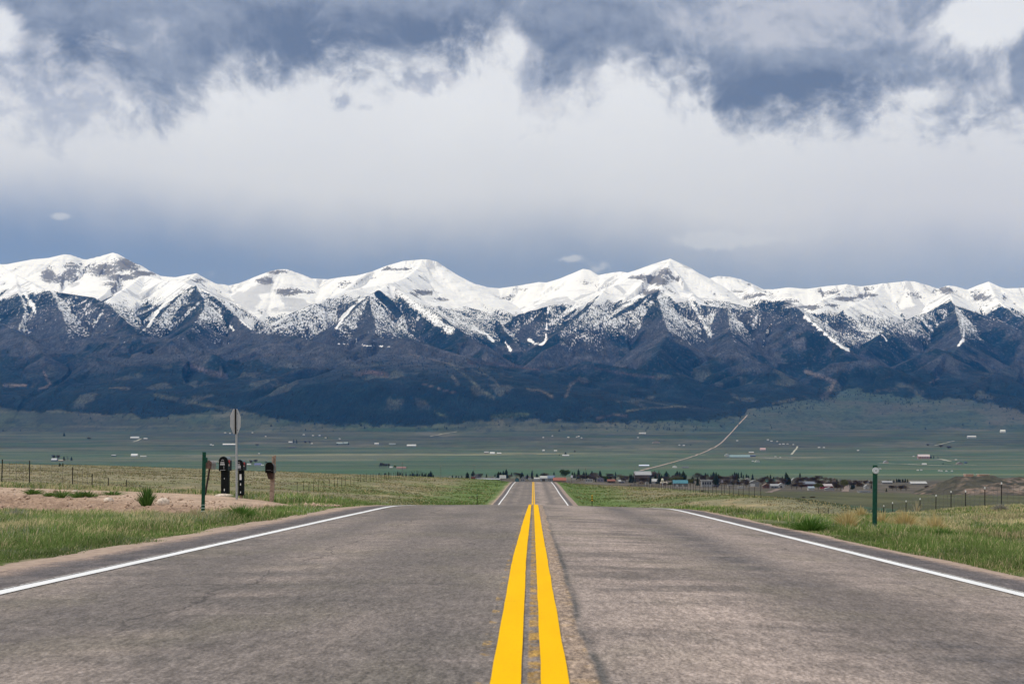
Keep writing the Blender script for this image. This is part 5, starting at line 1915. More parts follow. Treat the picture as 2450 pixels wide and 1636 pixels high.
def house(name, label, cat, x0, x1, ytop, ybase, wall, roof, style='eave', y0=850, roof_share=.45, depth=None, windows=0, door=None, short=None, group=None, Y=None, rz=0.0):
    """style: eave (roof slope faces the road), gable (gable end faces the road), flat, hoop"""
    xm = (x0 + x1) / 2
    if Y is None:
        X, Y, Z = at(xm, ybase, y0, 12300)
    else:
        X = (xm - CX) / F * Y; Z = gz(X, Y)
    w = (x1 - x0) / F * Y
    h = max((ybase - ytop) / F * Y, 1.2)
    d = depth or min(max(w * .7, 5), 16)
    t = thing(name, label, cat, (X, Y, Z), rz, group)
    hw, ov = w / 2, min(.4, w * .04)
    rh = h * roof_share
    wh = h - rh if style != 'flat' else h * .92
    b = MB()
    if style == 'eave':
        b.box(-hw + ov, hw - ov, 0, d, -1.5, wh)
        b.prism_x([(.02, wh), (d - .02, wh), (d / 2, h - .06)], -hw + ov + .01, hw - ov - .01)
        wobj = b.obj('wall', wall_mat(wall), t)
        r = MB()
        e = .35
        r.prism_x([(-e, wh - .1), (d / 2, h), (d + e, wh - .1), (d + e, wh + .12), (d / 2, h + .22), (-e, wh + .12)], -hw, hw)
        r.obj('roof', roof_mat(roof), t)
    elif style == 'gable':
        b.prism_y([(-hw + ov, -1.5), (hw - ov, -1.5), (hw - ov, wh), (0, h - .1), (-hw + ov, wh)], 0, d)
        wobj = b.obj('wall', wall_mat(wall), t)
        r = MB()
        r.prism_y([(-hw - .1, wh - .05), (0, h), (hw + .1, wh - .05), (hw + .1, wh + .18), (0, h + .25), (-hw - .1, wh + .18)], -.35, d + .35)
        r.obj('roof', roof_mat(roof), t)
    elif style == 'hoop':
        hp = [(hw * math.cos(a), h * math.sin(a)) for a in np.linspace(0, math.pi, 14)]
        b.prism_y([(x * .97, z * .96) for x, z in hp] + [(-hw * .97, -1.5), (hw * .97, -1.5)], 0, d)
        wobj = b.obj('wall', wall_mat(wall), t)
        r = MB()
        r.prism_y(hp + [(x * .975, z * .965) for x, z in hp[::-1]], -.3, d + .3)
        r.obj('roof', roof_mat(roof), t)
    else:
        b.box(-hw + ov, hw - ov, 0, d, -1.5, wh)
        wobj = b.obj('wall', wall_mat(wall), t)
        MB().box(-hw, hw, -.3, d + .3, wh + .003, h).obj('roof', roof_mat(roof), t)
    hh = wh if wh > 1.5 else h
    for k_ in range(windows):
        cx_ = -hw + w * (k_ + .8) / (windows + .8)
        ww = min(1.1, w * .07)
        MB().box(cx_ - ww, cx_ + ww, -.06, -.003, hh * .38, hh * .78).obj('window', GLASS, t)
    if door:
        for q in door:
            MB().box(-hw + w * q[0], -hw + w * q[1], -.08, -.004, .02, hh * .72).obj('door', DOORM if len(q) < 3 else mat('dark_door', (.05, .045, .045), .7, .2, 2), t)
    BUILT.append((xm, ybase, short or label, t))
    return t


WHT, CRM, GRY, LGR, TAN, BRN, RED = (.72, .72, .70), (.58, .52, .42), (.33, .33, .34), (.52, .53, .54), (.42, .32, .24), (.17, .125, .10), (.40, .055, .045)
RUST, BLU, TEAL, NAVY, DGRY, GRN, LIL, PINK = (.36, .13, .09), (.24, .32, .44), (.10, .29, .34), (.07, .09, .16), (.13, .13, .14), (.05, .16, .12), (.36, .34, .42), (.50, .28, .27)

t1 = lambda x, y: (900 + x / 5.59, 1110 + y / 5.59)
t2 = lambda x, y: (1300 + x / 5.59, 1110 + y / 5.59)
t3 = lambda x, y: (1700 + x / 5.59, 1110 + y / 5.59)


def town(tf, name, label, cat, x0, x1, yt, yb, wall, roof, style='eave', short=None, **k_):
    a, b = tf(x0, yt), tf(x1, yb)
    wall = tuple(c * .50 for c in wall); roof = tuple(c * .56 for c in roof)
    house(name, label, cat, a[0], b[0], a[1], b[1], wall, roof, style, short=short, **k_)


T = town
T(t1, 'roadside_building', 'white building with red stripe, leftmost of the town by the road', 'building', 1268, 1325, 165, 218, RED, WHT, 'flat', 'red and white building', roof_share=.4)
T(t1, 'house', 'grey gabled house behind the red and white building', 'house', 1305, 1395, 130, 190, GRY, LIL, 'gable', 'grey gabled house', windows=2)
T(t1, 'long_shed', 'long low white-roofed shed left of the far road crest', 'shed', 1330, 1655, 194, 214, DGRY, LGR, 'eave', 'long low shed', roof_share=.6)
T(t1, 'house', 'pale small house rising over the long low shed', 'house', 1525, 1580, 165, 205, CRM, LGR, 'gable', 'pale small house')
T(t1, 'cabin', 'teal cabin at the left edge of the far road crest', 'cabin', 1855, 1912, 180, 232, TEAL, DGRY, 'gable', 'teal cabin')
T(t1, 'house', 'pale two-storey house between the teal cabin and the red-topped shop', 'house', 1928, 1990, 165, 236, LGR, GRY, 'gable', 'pale two-storey house', windows=2)
T(t1, 'house', 'house with twin grey gables behind the far road crest', 'house', 1985, 2055, 145, 192, LIL, GRY, 'gable', 'twin grey gables house')
T(t1, 'shop', 'small white shop with red top right at the road crest', 'shop', 2030, 2078, 178, 215, WHT, RED, 'flat', 'red-topped shop', roof_share=.3)
T(t1, 'garage', 'low white garage just right of the yellow road lines', 'garage', 2108, 2185, 180, 218, WHT, WHT, 'eave', 'low white garage')
T(t1, 'store', 'large white-roofed store right behind the road crest', 'store', 2188, 2290, 158, 226, LGR, WHT, 'eave', 'large white-roofed store', door=((.3, .7, 1),))
T(t2, 'house', 'blue-roofed house right of the road crest', 'house', 55, 150, 152, 234, LGR, BLU, 'eave', 'blue-roofed house', windows=3)
T(t2, 'motel', 'long low building with bright red-orange roof beside the road', 'building', 128, 308, 184, 242, TAN, (.48, .15, .10), 'eave', 'red-orange roof building', roof_share=.6)
T(t2, 'house', 'beige house among bare trees, right of the road', 'house', 432, 502, 195, 238, CRM, BRN, 'gable', 'beige house')
T(t2, 'mobile_home', 'long white mobile home in the row right of the road', 'mobile home', 556, 668, 200, 242, WHT, LGR, 'flat', 'white mobile home', windows=3)
T(t2, 'house', 'house with violet-grey gable right of the white mobile home', 'house', 715, 818, 176, 238, LIL, (.20, .20, .30), 'gable', 'violet gable house', windows=2)
T(t2, 'house', 'low brown house under dark bushes near the brown field', 'house', 855, 965, 205, 252, BRN, RUST, 'eave', 'low brown house', windows=2)
T(t2, 'shed', 'small grey shed with white roof, left of the tall twin conifers', 'shed', 1005, 1085, 215, 254, GRY, WHT, 'eave', 'small grey shed')
T(t2, 'arena', 'very large hall with rounded pale roof and brown walls', 'hall', 1222, 1448, 98, 236, (.15, .12, .115), LGR, 'eave', 'large pale-roofed hall', roof_share=.34, depth=26)
T(t2, 'house', 'red-brown block standing at the right end of the large hall', 'house', 1452, 1512, 102, 155, (.22, .13, .11), LIL, 'flat', 'red-brown block')
T(t2, 'house', 'orange-tan house below the large hall', 'house', 1275, 1350, 224, 268, TAN, BRN, 'gable', 'orange-tan house', windows=2)
T(t2, 'garage', 'small white garage right of the orange-tan house', 'garage', 1366, 1412, 234, 268, WHT, GRY, 'gable', 'small white garage')
T(t2, 'barn', 'grey-white gabled barn standing between two tall dark conifers', 'barn', 1450, 1540, 200, 264, LGR, WHT, 'eave', 'barn between two conifers', roof_share=.55)
T(t2, 'house', 'tan wall house with bright white tank behind it', 'house', 1565, 1662, 238, 282, TAN, CRM, 'eave', 'tan wall house')
T(t2, 'store', 'wide building with teal roof and white garage doors', 'building', 1735, 1938, 216, 298, (.30, .30, .30), (.085, .30, .37), 'eave', 'teal-roofed building', roof_share=.5, door=((.20, .33), (.58, .68)), windows=2)
T(t2, 'mobile_home', 'white camper row with dark windows right of the teal-roofed building', 'camper', 2112, 2265, 212, 304, LGR, WHT, 'flat', 'white camper row', windows=4)
T(t2, 'shed', 'small orange shed behind the white camper row', 'shed', 2208, 2243, 234, 268, (.50, .20, .10), RUST, 'gable', 'small orange shed')
T(t3, 'house', 'lilac and tan house right of the tallest left conifer', 'house', 115, 222, 212, 274, TAN, LIL, 'eave', 'lilac-roofed house', windows=3)
T(t3, 'house', 'dark slate house next to the lilac-roofed house', 'house', 222, 292, 220, 268, DGRY, NAVY, 'gable', 'dark slate house')
T(t3, 'mobile_home', 'white trailer low at the field edge, left one', 'trailer', 232, 292, 280, 318, CRM, LIL, 'flat', 'left low trailer')
T(t3, 'mobile_home', 'bright white trailer low at the field edge, right one', 'trailer', 374, 452, 294, 322, WHT, WHT, 'flat', 'right bright trailer')
T(t3, 'house', 'small white house between two conifer groups, up the slope', 'house', 468, 532, 184, 218, WHT, LGR, 'gable', 'small upper white house')
T(t3, 'barn', 'big pale grey metal barn with a round-topped white door', 'barn', 516, 658, 218, 302, (.36, .37, .37), LGR, 'gable', 'pale metal barn', roof_share=.35, door=((.12, .55),))
T(t3, 'house', 'house with dark green roof behind red-brown sheds', 'house', 738, 872, 204, 274, BRN, GRN, 'eave', 'dark green roof house', roof_share=.5)
T(t3, 'shed', 'red-brown shed with white trim under the green-roofed house', 'shed', 700, 805, 260, 322, (.25, .12, .10), TAN, 'gable', 'red-brown shed', windows=2)
T(t3, 'house', 'low brick-coloured house left of the tallest dark conifer', 'house', 866, 992, 214, 264, RUST, BRN, 'eave', 'low brick house', windows=3)
T(t3, 'house', 'grey house at the foot of the town, left of a white house', 'house', 800, 912, 268, 324, GRY, LGR, 'eave', 'lower grey house', windows=2)
T(t3, 'house', 'white house with a dark doorway left of the tallest conifer foot', 'house', 906, 992, 254, 314, WHT, WHT, 'gable', 'white house with dark doorway', door=((.3, .62, 1),))
T(t3, 'house', 'pale tall house just right of the tallest conifer', 'house', 1078, 1150, 190, 262, CRM, WHT, 'gable', 'pale tall house', windows=2)
T(t3, 'warehouse', 'long blue-grey roofed warehouse with dark red wall', 'warehouse', 1194, 1414, 234, 302, (.20, .06, .07), (.25, .29, .36), 'eave', 'blue-grey warehouse', roof_share=.48, windows=4)
T(t3, 'shed', 'white shed in front of the long blue-grey warehouse', 'shed', 1306, 1394, 300, 348, WHT, (.42, .52, .60), 'eave', 'white front shed')
T(t3, 'house', 'narrow white house at the right end of the warehouse roof', 'house', 1408, 1438, 224, 258, WHT, WHT, 'gable', 'narrow white house')
T(t3, 'barn', 'dark red barn with pink-white roof', 'barn', 1496, 1640, 268, 332, (.36, .03, .04), (.66, .58, .57), 'eave', 'dark red barn', roof_share=.42, depth=12)
T(t3, 'shed', 'white gabled shed leaning on the right front of the red barn', 'shed', 1535, 1662, 312, 350, (.58, .55, .54), LGR, 'gable', 'white gabled shed')
T(t3, 'house', 'beige two-peaked house above the red barn', 'house', 1628, 1682, 188, 240, TAN, BRN, 'gable', 'beige two-peaked house')
T(t3, 'house', 'brown-roofed house left of the post with the round reflector', 'house', 1955, 2035, 244, 296, BRN, RUST, 'gable', 'brown-roofed house', windows=1)
T(t3, 'house', 'small white upper house just left of the reflector post', 'house', 2076, 2128, 224, 254, LGR, WHT, 'eave', 'small white upper house')
T(t3, 'house', 'white house with round window beside the reflector post', 'house', 2062, 2126, 278, 334, WHT, LGR, 'gable', 'white house by the post', windows=1)
T(t3, 'shed', 'long low white shed at the field edge below the white house', 'shed', 1985, 2148, 358, 384, LGR, LGR, 'flat', 'low white field shed')
c4 = lambda x, y: (2050 + x / 5.87, 1060 + y / 5.87)
T(c4, 'warehouse', 'long grey building right of the reflector post', 'building', 358, 505, 532, 574, GRY, LGR, 'eave', 'long grey building', y0=1200)
T(c4, 'warehouse', 'long white-roofed building in front of the rocky hill', 'building', 758, 992, 538, 578, GRY, WHT, 'eave', 'white-roofed long building', y0=1200, roof_share=.7)
house('house', 'tan house with white roof on the rocky hill top, left one', 'house', 2310, 2330, 1127.5, 1140, (.44, .28, .20), CRM, 'flat', roof_share=.2, Y=915, depth=5, short='left hilltop house')
house('house', 'wider tan house with white roof on the rocky hill top, right one', 'house', 2342, 2368, 1128, 1140, (.44, .28, .20), CRM, 'flat', roof_share=.2, Y=915, depth=5, short='right hilltop house')
for o_ in COL.objects:
    if o_.get('label', '').endswith(('hill top, left one', 'hill top, right one')):
        o_.location.z = -7.4 - 2.4

# large things of the town that are not houses
X_, Y_, Z_ = at(1203, 1158, 700)
Y_ = 760.0
X_ = (1203 - CX) / F * Y_
Z_ = gz(X_, Y_)
t_ = thing('billboard', 'white billboard on posts left of the far road crest', 'billboard', (X_, Y_, Z_))
zt = CH + (CY - 1136.2) / F * Y_ - Z_; zb = CH + (CY - 1143.8) / F * Y_ - Z_
MB().box(-1.75, 1.75, -.05, .05, zb, zt).obj('panel', mat('billboard_white', (.80, .80, .78), .6, .05, 1), t_)
lw = MB()
for q in range(9):
    lw.box(-1.4 + q * .31, -1.22 + q * .31, -.06, -.051, (zb + zt) / 2 - .18, (zb + zt) / 2 + .14)
lw.obj('lettering', mat('billboard_print', (.45, .45, .45), .6, .1, 3), t_)
for sx_ in (-1.2, 1.2):
    MB().box(sx_ - .1, sx_ + .1, .051, .2, -.3, zt - .1).obj('leg', M_WOOD, t_)
Y_ = 1250.0
X_ = (1592 - CX - 0) / F * Y_
X_, Z_ = (1585 - CX) / F * Y_, gz((1585 - CX) / F * Y_, Y_)
t_ = thing('storage_tank', 'white ball-topped storage tank between two town houses', 'tank', (X_, Y_, Z_))
zt = CH + (CY - 1144) / F * Y_ - Z_
MB().tube([(0, 0, zt - 3.0), (0, 0, zt - 2.8), (0, 0, zt - .7), (0, 0, zt - .2), (0, 0, zt)], [.4, 1.05, 1.05, .7, .15], 16).obj('tank', mat('cream_tank', (.70, .66, .50), .5, .1, 1), t_, smooth=True)
MB().tube([(0, 0, -.3), (0, 0, zt - 2.9)], .3, 8).obj('column', M_GALV, t_)
Y_ = 620.0
X_ = (1077 - CX) / F * Y_; Z_ = gz(X_, Y_)
zt = CH + (CY - 1138) / F * Y_ - Z_
t_ = thing('satellite_dish', 'bright white satellite dish above the left field edge', 'dish', (X_, Y_, Z_))
MB().tube([(0, -.35, zt - .75), (0, -.15, zt - .68), (0, 0, zt - .62)], [.62, .5, .05], 16).obj('dish', M_WHITE, t_, smooth=True)
MB().tube([(0, .05, -.3), (0, .05, zt - .6)], .06, 6).obj('mast', M_DARKST, t_)
for xs_, yt_, yb_, lab in ((1054.7, 1112, 1140, 'thin utility pole left of the town, left one'), (1134, 1110, 1146, 'utility pole rising beside the red and white building'),
                           (962.5, 1105, 1120, 'short utility pole by the red-roofed farm'), (1275, 1121, 1150, 'thin pole standing behind the road crest'),
                           (1519, 1120, 1157, 'tall dark pole at the left end of the large hall'), (1401, 1119, 1150, 'thin pole among bare trees right of the road')):
    Y_ = 1350.0
    X_ = (xs_ - CX) / F * Y_; Z_ = gz(X_, Y_)
    t_ = thing('utility_pole', lab, 'pole', (X_, Y_, Z_), group='utility poles around the town')
    zt = CH + (CY - yt_) / F * Y_ - Z_
    MB().tube([(0, 0, -.5), (0, 0, zt)], [.2, .14], 6).obj('pole', mat('grey_pole', (.10, .09, .085), .9, .2, 1), t_)
    MB().box(-1.1, 1.1, -.26, -.145, zt - .9, zt - .7).obj('crossarm', M_WOOD, t_)
X_, Y_, Z_ = at(1368, 1152, 600)
Y_ = 900.0; X_ = (1368 - CX) / F * Y_; Z_ = gz(X_, Y_)
zt = CH + (CY - 1136.5) / F * Y_ - Z_
t_ = thing('pole_sign', 'white pole sign right of the red-orange roof', 'sign', (X_, Y_, Z_))
MB().tube([(0, 0, -.3), (0, 0, zt - 1.6)], .09, 6).obj('pole', M_DARKST, t_)
MB().box(-.62, .62, -.1, .1, zt - 1.6, zt).obj('panel', mat('pale_violet_sign', (.62, .60, .68), .5, .1, 1), t_, bevel=.05)


def car(label, xs, Y, ybase, c, rz=0.0):
    X = (xs - CX) / F * Y; Z = gz(X, Y)
    Zb = CH + (CY - ybase) / F * Y
    t = thing('parked_car', label, 'car', (X, Y, max(Z, Zb) if Zb - Z < 2 else Z), rz, 'cars parked in the town')
    b = MB().prism_y([(-2.2, .35), (2.2, .35), (2.25, .75), (1.5, .95), (-1.9, 1.0), (-2.25, .8)], -.85, .85)
    b.obj('body', mat('car_paint_%d' % int(sum(c) * 100), c, .35, .05, 1), t, bevel=.06)
    g = MB().prism_y([(-1.75, .99), (1.35, .96), (.75, 1.48), (-1.3, 1.5)], -.74, .74)
    g.obj('cabin', GLASS, t, bevel=.05)
    for wx_ in (-1.4, 1.4):
        for wy_ in (-.8, .8):
            MB().tube([(wx_, wy_ - .1, .33), (wx_, wy_ + .1, .33)], .33, 10).obj('wheel', M_BLACK, t)


car('dark car in front of the large white-roofed store', 1299, 820, 1151, (.05, .05, .06))
car('silver car left of the low white garage', 1277, 820, 1151, (.42, .43, .45), .3)
car('black pickup by the right end of the white camper row', 1712, 1080, 1163.5, (.03, .03, .04))
car('dark car under the large conifer left of the lilac-roofed house', 1712, 1000, 1165, (.04, .04, .07), .4)

# dark scrub clumps in the lower field
for xs_, yt_, yb_, w_, lab in ((1681, 1172.5, 1177, 1.9, 'low dark scrub clump alone in the brown field right of the road'), (1945, 1186.5, 1191, 3.0, 'dark brown scrub clump on the field edge right of center'),
                               (1923, 1187.5, 1191.5, 2.2, 'smaller dark scrub clump left of the brown one')):
    X_, Y_, Z_ = at(xs_, yb_, 130)
    h_ = (yb_ - yt_) / F * Y_
    v_, f_ = round_mesh(int(xs_), 500, .5)
    me_ = bpy.data.meshes.new('scrub'); me_.from_pydata(v_, [], f_); me_.materials.append(mat('dark_scrub', (.055, .040, .030), .9, .4, 2))
    o_ = bpy.data.objects.new('scrub_bush', me_); COL.objects.link(o_)
    o_.location = (X_, Y_, Z_ - h_ * .2); o_.scale = (h_ * w_ * 1.6, h_ * 2, h_ * 1.15)
    tag(o_, lab, 'bush')

# ------------------------------------------------------------------ ranches over the valley floor
s5 = lambda x, y: (x / 4.696, 1000 + y / 4.696)
s6 = lambda x, y: (500 + x / 4.696, 1000 + y / 4.696)
s7 = lambda x, y: (1000 + x / 4.696, 990 + y / 4.696)
s8 = lambda x, y: (1500 + x / 4.696, 980 + y / 4.696)


def farm(tf, name, label, cat, x0, x1, yt, yb, wall=WHT, roof=WHT, style='eave', **k_):
    wall = tuple(c * .62 for c in wall); roof = tuple(c * .70 for c in roof)
    if k_.get('group'):
        q = .55 + .35 * random.Random(int(x0 * 7 + yt)).random()
        xm = (x0 + x1) / 2; x0, x1 = xm - (xm - x0) * q, xm + (x1 - xm) * q
        yt = yb - (yb - yt) * (.55 + .25 * q)
        wall = tuple(c * .8 for c in wall); roof = tuple(c * (.6 + .4 * q) for c in roof)
    a, b = tf(x0, yt), tf(x1, yb)
    house(name, label, cat, a[0], b[0], a[1], b[1], wall, roof, style, y0=2150, **k_)


G_ = 'tiny pale farm buildings far out on the valley floor'
farm(s5, 'barn', 'grey-white barn left of three small trees at far left', 'barn', 573, 637, 452, 482, (.16, .18, .24), (.66, .68, .74), roof_share=.62)
farm(s5, 'farmhouse', 'tan low house between bare trees at far left', 'house', 655, 706, 466, 486, TAN, CRM)
farm(s5, 'farmhouse', 'bright white farmhouse with tall front, alone left of the mailboxes', 'house', 1468, 1542, 400, 432, (.80, .80, .78), (.85, .85, .84), roof_share=.6)
farm(s5, 'shed', 'low white sheds right of the bright white farmhouse', 'shed', 1570, 1640, 423, 434)
farm(s5, 'shed', 'low grey shed left of the bright white farmhouse', 'shed', 1250, 1300, 412, 428, NAVY, LGR)
farm(s5, 'barn', 'long pale barn at the end of a pale drive, left part of the valley', 'barn', 1462, 1560, 207, 230, LGR, (.66, .68, .70), roof_share=.7)
farm(s5, 'shed', 'small white shed right of the long pale barn', 'shed', 1612, 1652, 222, 236)
for x_, y_ in ((1765, 92), (95, 88), (940, 96), (1180, 45), (1225, 45), (355, 134), (1390, 48), (2085, 112), (2140, 108)):
    farm(s5, 'farmhouse', 'tiny pale farm building far out on the valley floor', 'house', x_ - 16, x_ + 16, y_ - 8, y_ + 8, (.62, .60, .58), LGR, group=G_)
farm(s6, 'barn', 'long barn with bright white roof and dark front, left of the stop sign post', 'barn', 152, 297, 286, 307, NAVY, (.85, .85, .85), roof_share=.62)
farm(s6, 'shed', 'dark low shed on the pale strip of field', 'shed', 888, 972, 320, 334, NAVY, DGRY)
farm(s6, 'farmhouse', 'white farmhouse beside two dark upright trees', 'house', 892, 935, 262, 282, GRY, WHT)
farm(s6, 'barn', 'long white barn, right end of the mid valley ranch row', 'barn', 2222, 2326, 296, 318, (.62, .64, .64), (.84, .84, .83), roof_share=.6)
farm(s6, 'barn', 'white barn left of the long white barn', 'barn', 1858, 1906, 278, 298, (.74, .74, .73), WHT)
farm(s6, 'shed', 'flat grey sheds between two white barns', 'shed', 2020, 2095, 284, 300, (.30, .34, .32), (.36, .40, .38))
farm(s6, 'shed', 'greenish ranch sheds with dark trees, left one', 'shed', 1432, 1500, 272, 298, (.25, .32, .30), (.45, .52, .52))
farm(s6, 'shed', 'greenish ranch sheds with dark trees, right one', 'shed', 1510, 1572, 270, 298, (.22, .28, .26), (.38, .46, .45))
farm(s6, 'farmhouse', 'blue-roofed farmhouse behind the mailboxes', 'house', 506, 585, 506, 536, (.60, .62, .66), (.14, .17, .33), roof_share=.6)
farm(s6, 'shed', 'white shed left of the blue-roofed farmhouse', 'shed', 424, 470, 512, 528)
farm(s6, 'shed', 'white shed right of the blue-roofed farmhouse', 'shed', 584, 612, 522, 536)
farm(s6, 'barn', 'pinkish red-roofed ranch house beside upright bare trees', 'house', 2105, 2212, 545, 571, (.50, .40, .38), (.34, .20, .18), roof_share=.6)
farm(s6, 'shed', 'white shed under the upright bare trees', 'shed', 2028, 2062, 544, 562)
for x_, y_ in ((487, 163), (1064, 187), (1168, 196), (1242, 194), (1310, 221), (1468, 232), (636, 205), (20, 298), (42, 304), (1155, 286), (1525, 130), (2090, 128), (2180, 124), (180, 165), (235, 170), (560, 398)):
    farm(s6, 'farmhouse', 'tiny pale farm building far out on the valley floor', 'house', x_ - 14, x_ + 14, y_ - 9, y_ + 7, (.66, .66, .66), WHT, group=G_)
a_, b_ = s6(908, 592), s6(1182, 612)
house('long_barn', 'very long blue-grey roofed barn at the left field edge right of the mailboxes', 'barn', a_[0], b_[0], a_[1], 1133, (.22, .24, .24), (.25, .33, .36), 'eave', Y=420, roof_share=.5, depth=6)
farm(s7, 'barn', 'white barn, largest of a group near the valley center', 'barn', 808, 862, 427, 451, (.70, .70, .68), (.85, .85, .84), roof_share=.6)
farm(s7, 'shed', 'white shed with dark front right of the center white barn', 'shed', 888, 936, 434, 450, NAVY, WHT, roof_share=.65)
farm(s7, 'shed', 'slanted grey shed left of the center white barn', 'shed', 742, 795, 422, 444, (.35, .32, .32), LGR)
farm(s7, 'farmhouse', 'small white farmhouse, left of a pair right of center', 'house', 1398, 1424, 400, 420)
farm(s7, 'farmhouse', 'wide low white farmhouse, right of a pair right of center', 'house', 1528, 1564, 406, 422)
farm(s7, 'farmhouse', 'white farmhouse beside a dark tree clump right of center', 'house', 1622, 1700, 456, 476, (.60, .62, .64), WHT)
for x_, y_ in ((1783, 258), (1806, 252), (1408, 264), (1510, 246), (1690, 262), (1838, 268), (655, 70), (375, 98), (465, 92), (400, 142)):
    farm(s7, 'farmhouse', 'tiny pale farm building far out on the valley floor', 'house', x_ - 14, x_ + 14, y_ - 9, y_ + 7, (.66, .66, .66), WHT, group=G_)
farm(s8, 'barn', 'white barn with pale teal annex beside the gravel road', 'barn', 1100, 1152, 494, 527, (.62, .66, .64), (.80, .83, .80), 'gable')
farm(s8, 'greenhouse', 'long pale teal roofed building right of the gravel road', 'building', 1152, 1385, 506, 540, (.25, .33, .33), (.30, .42, .43), roof_share=.75)
farm(s8, 'shed', 'dark blue shed at the right end of the pale teal roofs', 'shed', 1368, 1448, 508, 527, NAVY, (.12, .16, .25))
farm(s8, 'barn', 'white arched barn alone below the dark blue shed', 'barn', 1440, 1494, 566, 588, (.70, .72, .68), (.82, .84, .80), 'hoop')
farm(s8, 'farmhouse', 'pink-roofed farmhouse in the upper right valley', 'house', 1498, 1560, 428, 460, (.62, .50, .48), (.70, .48, .48), roof_share=.55)
farm(s8, 'shed', 'tan shed with white roof left of the pink-roofed farmhouse', 'shed', 1372, 1428, 472, 488, (.40, .30, .24), WHT)
farm(s8, 'barn', 'long white shed high in the valley left of the gravel road', 'barn', 136, 214, 256, 272)
farm(s8, 'barn', 'pale arched sheds on a tan strip left of the gravel road', 'barn', 284, 372, 354, 376, (.50, .42, .38), (.66, .62, .58), 'hoop')
a_, b_ = t2(1280, 8), t2(1418, 32)
house('barn', 'long barn with white and blue roof above the large hall', 'barn', a_[0], b_[0], a_[1], b_[1], NAVY, (.58, .64, .74), 'eave', y0=2150, roof_share=.6)
a_, b_ = t2(1730, 20), t2(1790, 48)
house('shed', 'white shed beside a dark tree, above the teal-roofed building', 'shed', a_[0], b_[0], a_[1], b_[1], WHT, WHT, 'gable', y0=2150)
a_, b_ = t2(1855, 34), t2(1948, 50)
house('shed', 'dark long shed on the green field above the town', 'shed', a_[0], b_[0], a_[1], b_[1], NAVY, DGRY, 'eave', y0=2150)
for x_, y_ in ((125, 312), (1585, 338), (1625, 352), (1690, 355), (1720, 386), (1760, 384), (1805, 384), (1870, 390), (2160, 424), (2215, 424), (1725, 536), (1670, 528), (1415, 578), (910, 124), (1055, 126), (2070, 118), (2195, 148), (1240, 348), (590, 396), (640, 400)):
    farm(s8, 'farmhouse', 'tiny pale farm building far out on the valley floor', 'house', x_ - 15, x_ + 15, y_ - 9, y_ + 7, (.62, .62, .60), (.70, .70, .70), group=G_)
farm(c4, 'ranch_house', 'large ranch house with pink-white roof and arched front, far right', 'house', 862, 1030, 158, 218, (.48, .30, .30), (.74, .62, .62), roof_share=.5, windows=4)
farm(c4, 'shed', 'white shed in the middle of a pale ranch track, far right', 'shed', 922, 984, 282, 308, (.66, .68, .66), WHT)
farm(c4, 'farmhouse', 'pale farm cluster at the left end of the pale ranch track', 'house', 380, 450, 244, 282, (.50, .46, .45), (.62, .60, .60), 'gable')
farm(c4, 'farmhouse', 'brownish farmhouse between two pale ranch tracks, far right', 'house', 1405, 1490, 268, 298, (.34, .28, .26), (.46, .38, .36), 'gable')
farm(c4, 'shed', 'dark navy shed right of the brownish farmhouse', 'shed', 1515, 1555, 262, 280, NAVY, NAVY)
for x_, y_ in ((20, 100), (1395, 232), (1160, 386), (1195, 388), (1262, 390), (1340, 390), (330, 360), (860, 378), (910, 376), (800, 182)):
    farm(c4, 'farmhouse', 'tiny pale farm building far out on the valley floor', 'house', x_ - 17, x_ + 17, y_ - 11, y_ + 9, (.62, .62, .60), (.70, .70, .70), group=G_)
house('farmhouse', 'white farmhouse at the end of a drive high at far right', 'house', 2394, 2406, 1028, 1035, LGR, WHT, 'eave', y0=2150)
house('farmhouse', 'grey farm cluster high in the right valley', 'house', 2315, 2336, 1042, 1048, GRY, LGR, 'eave', y0=2150)

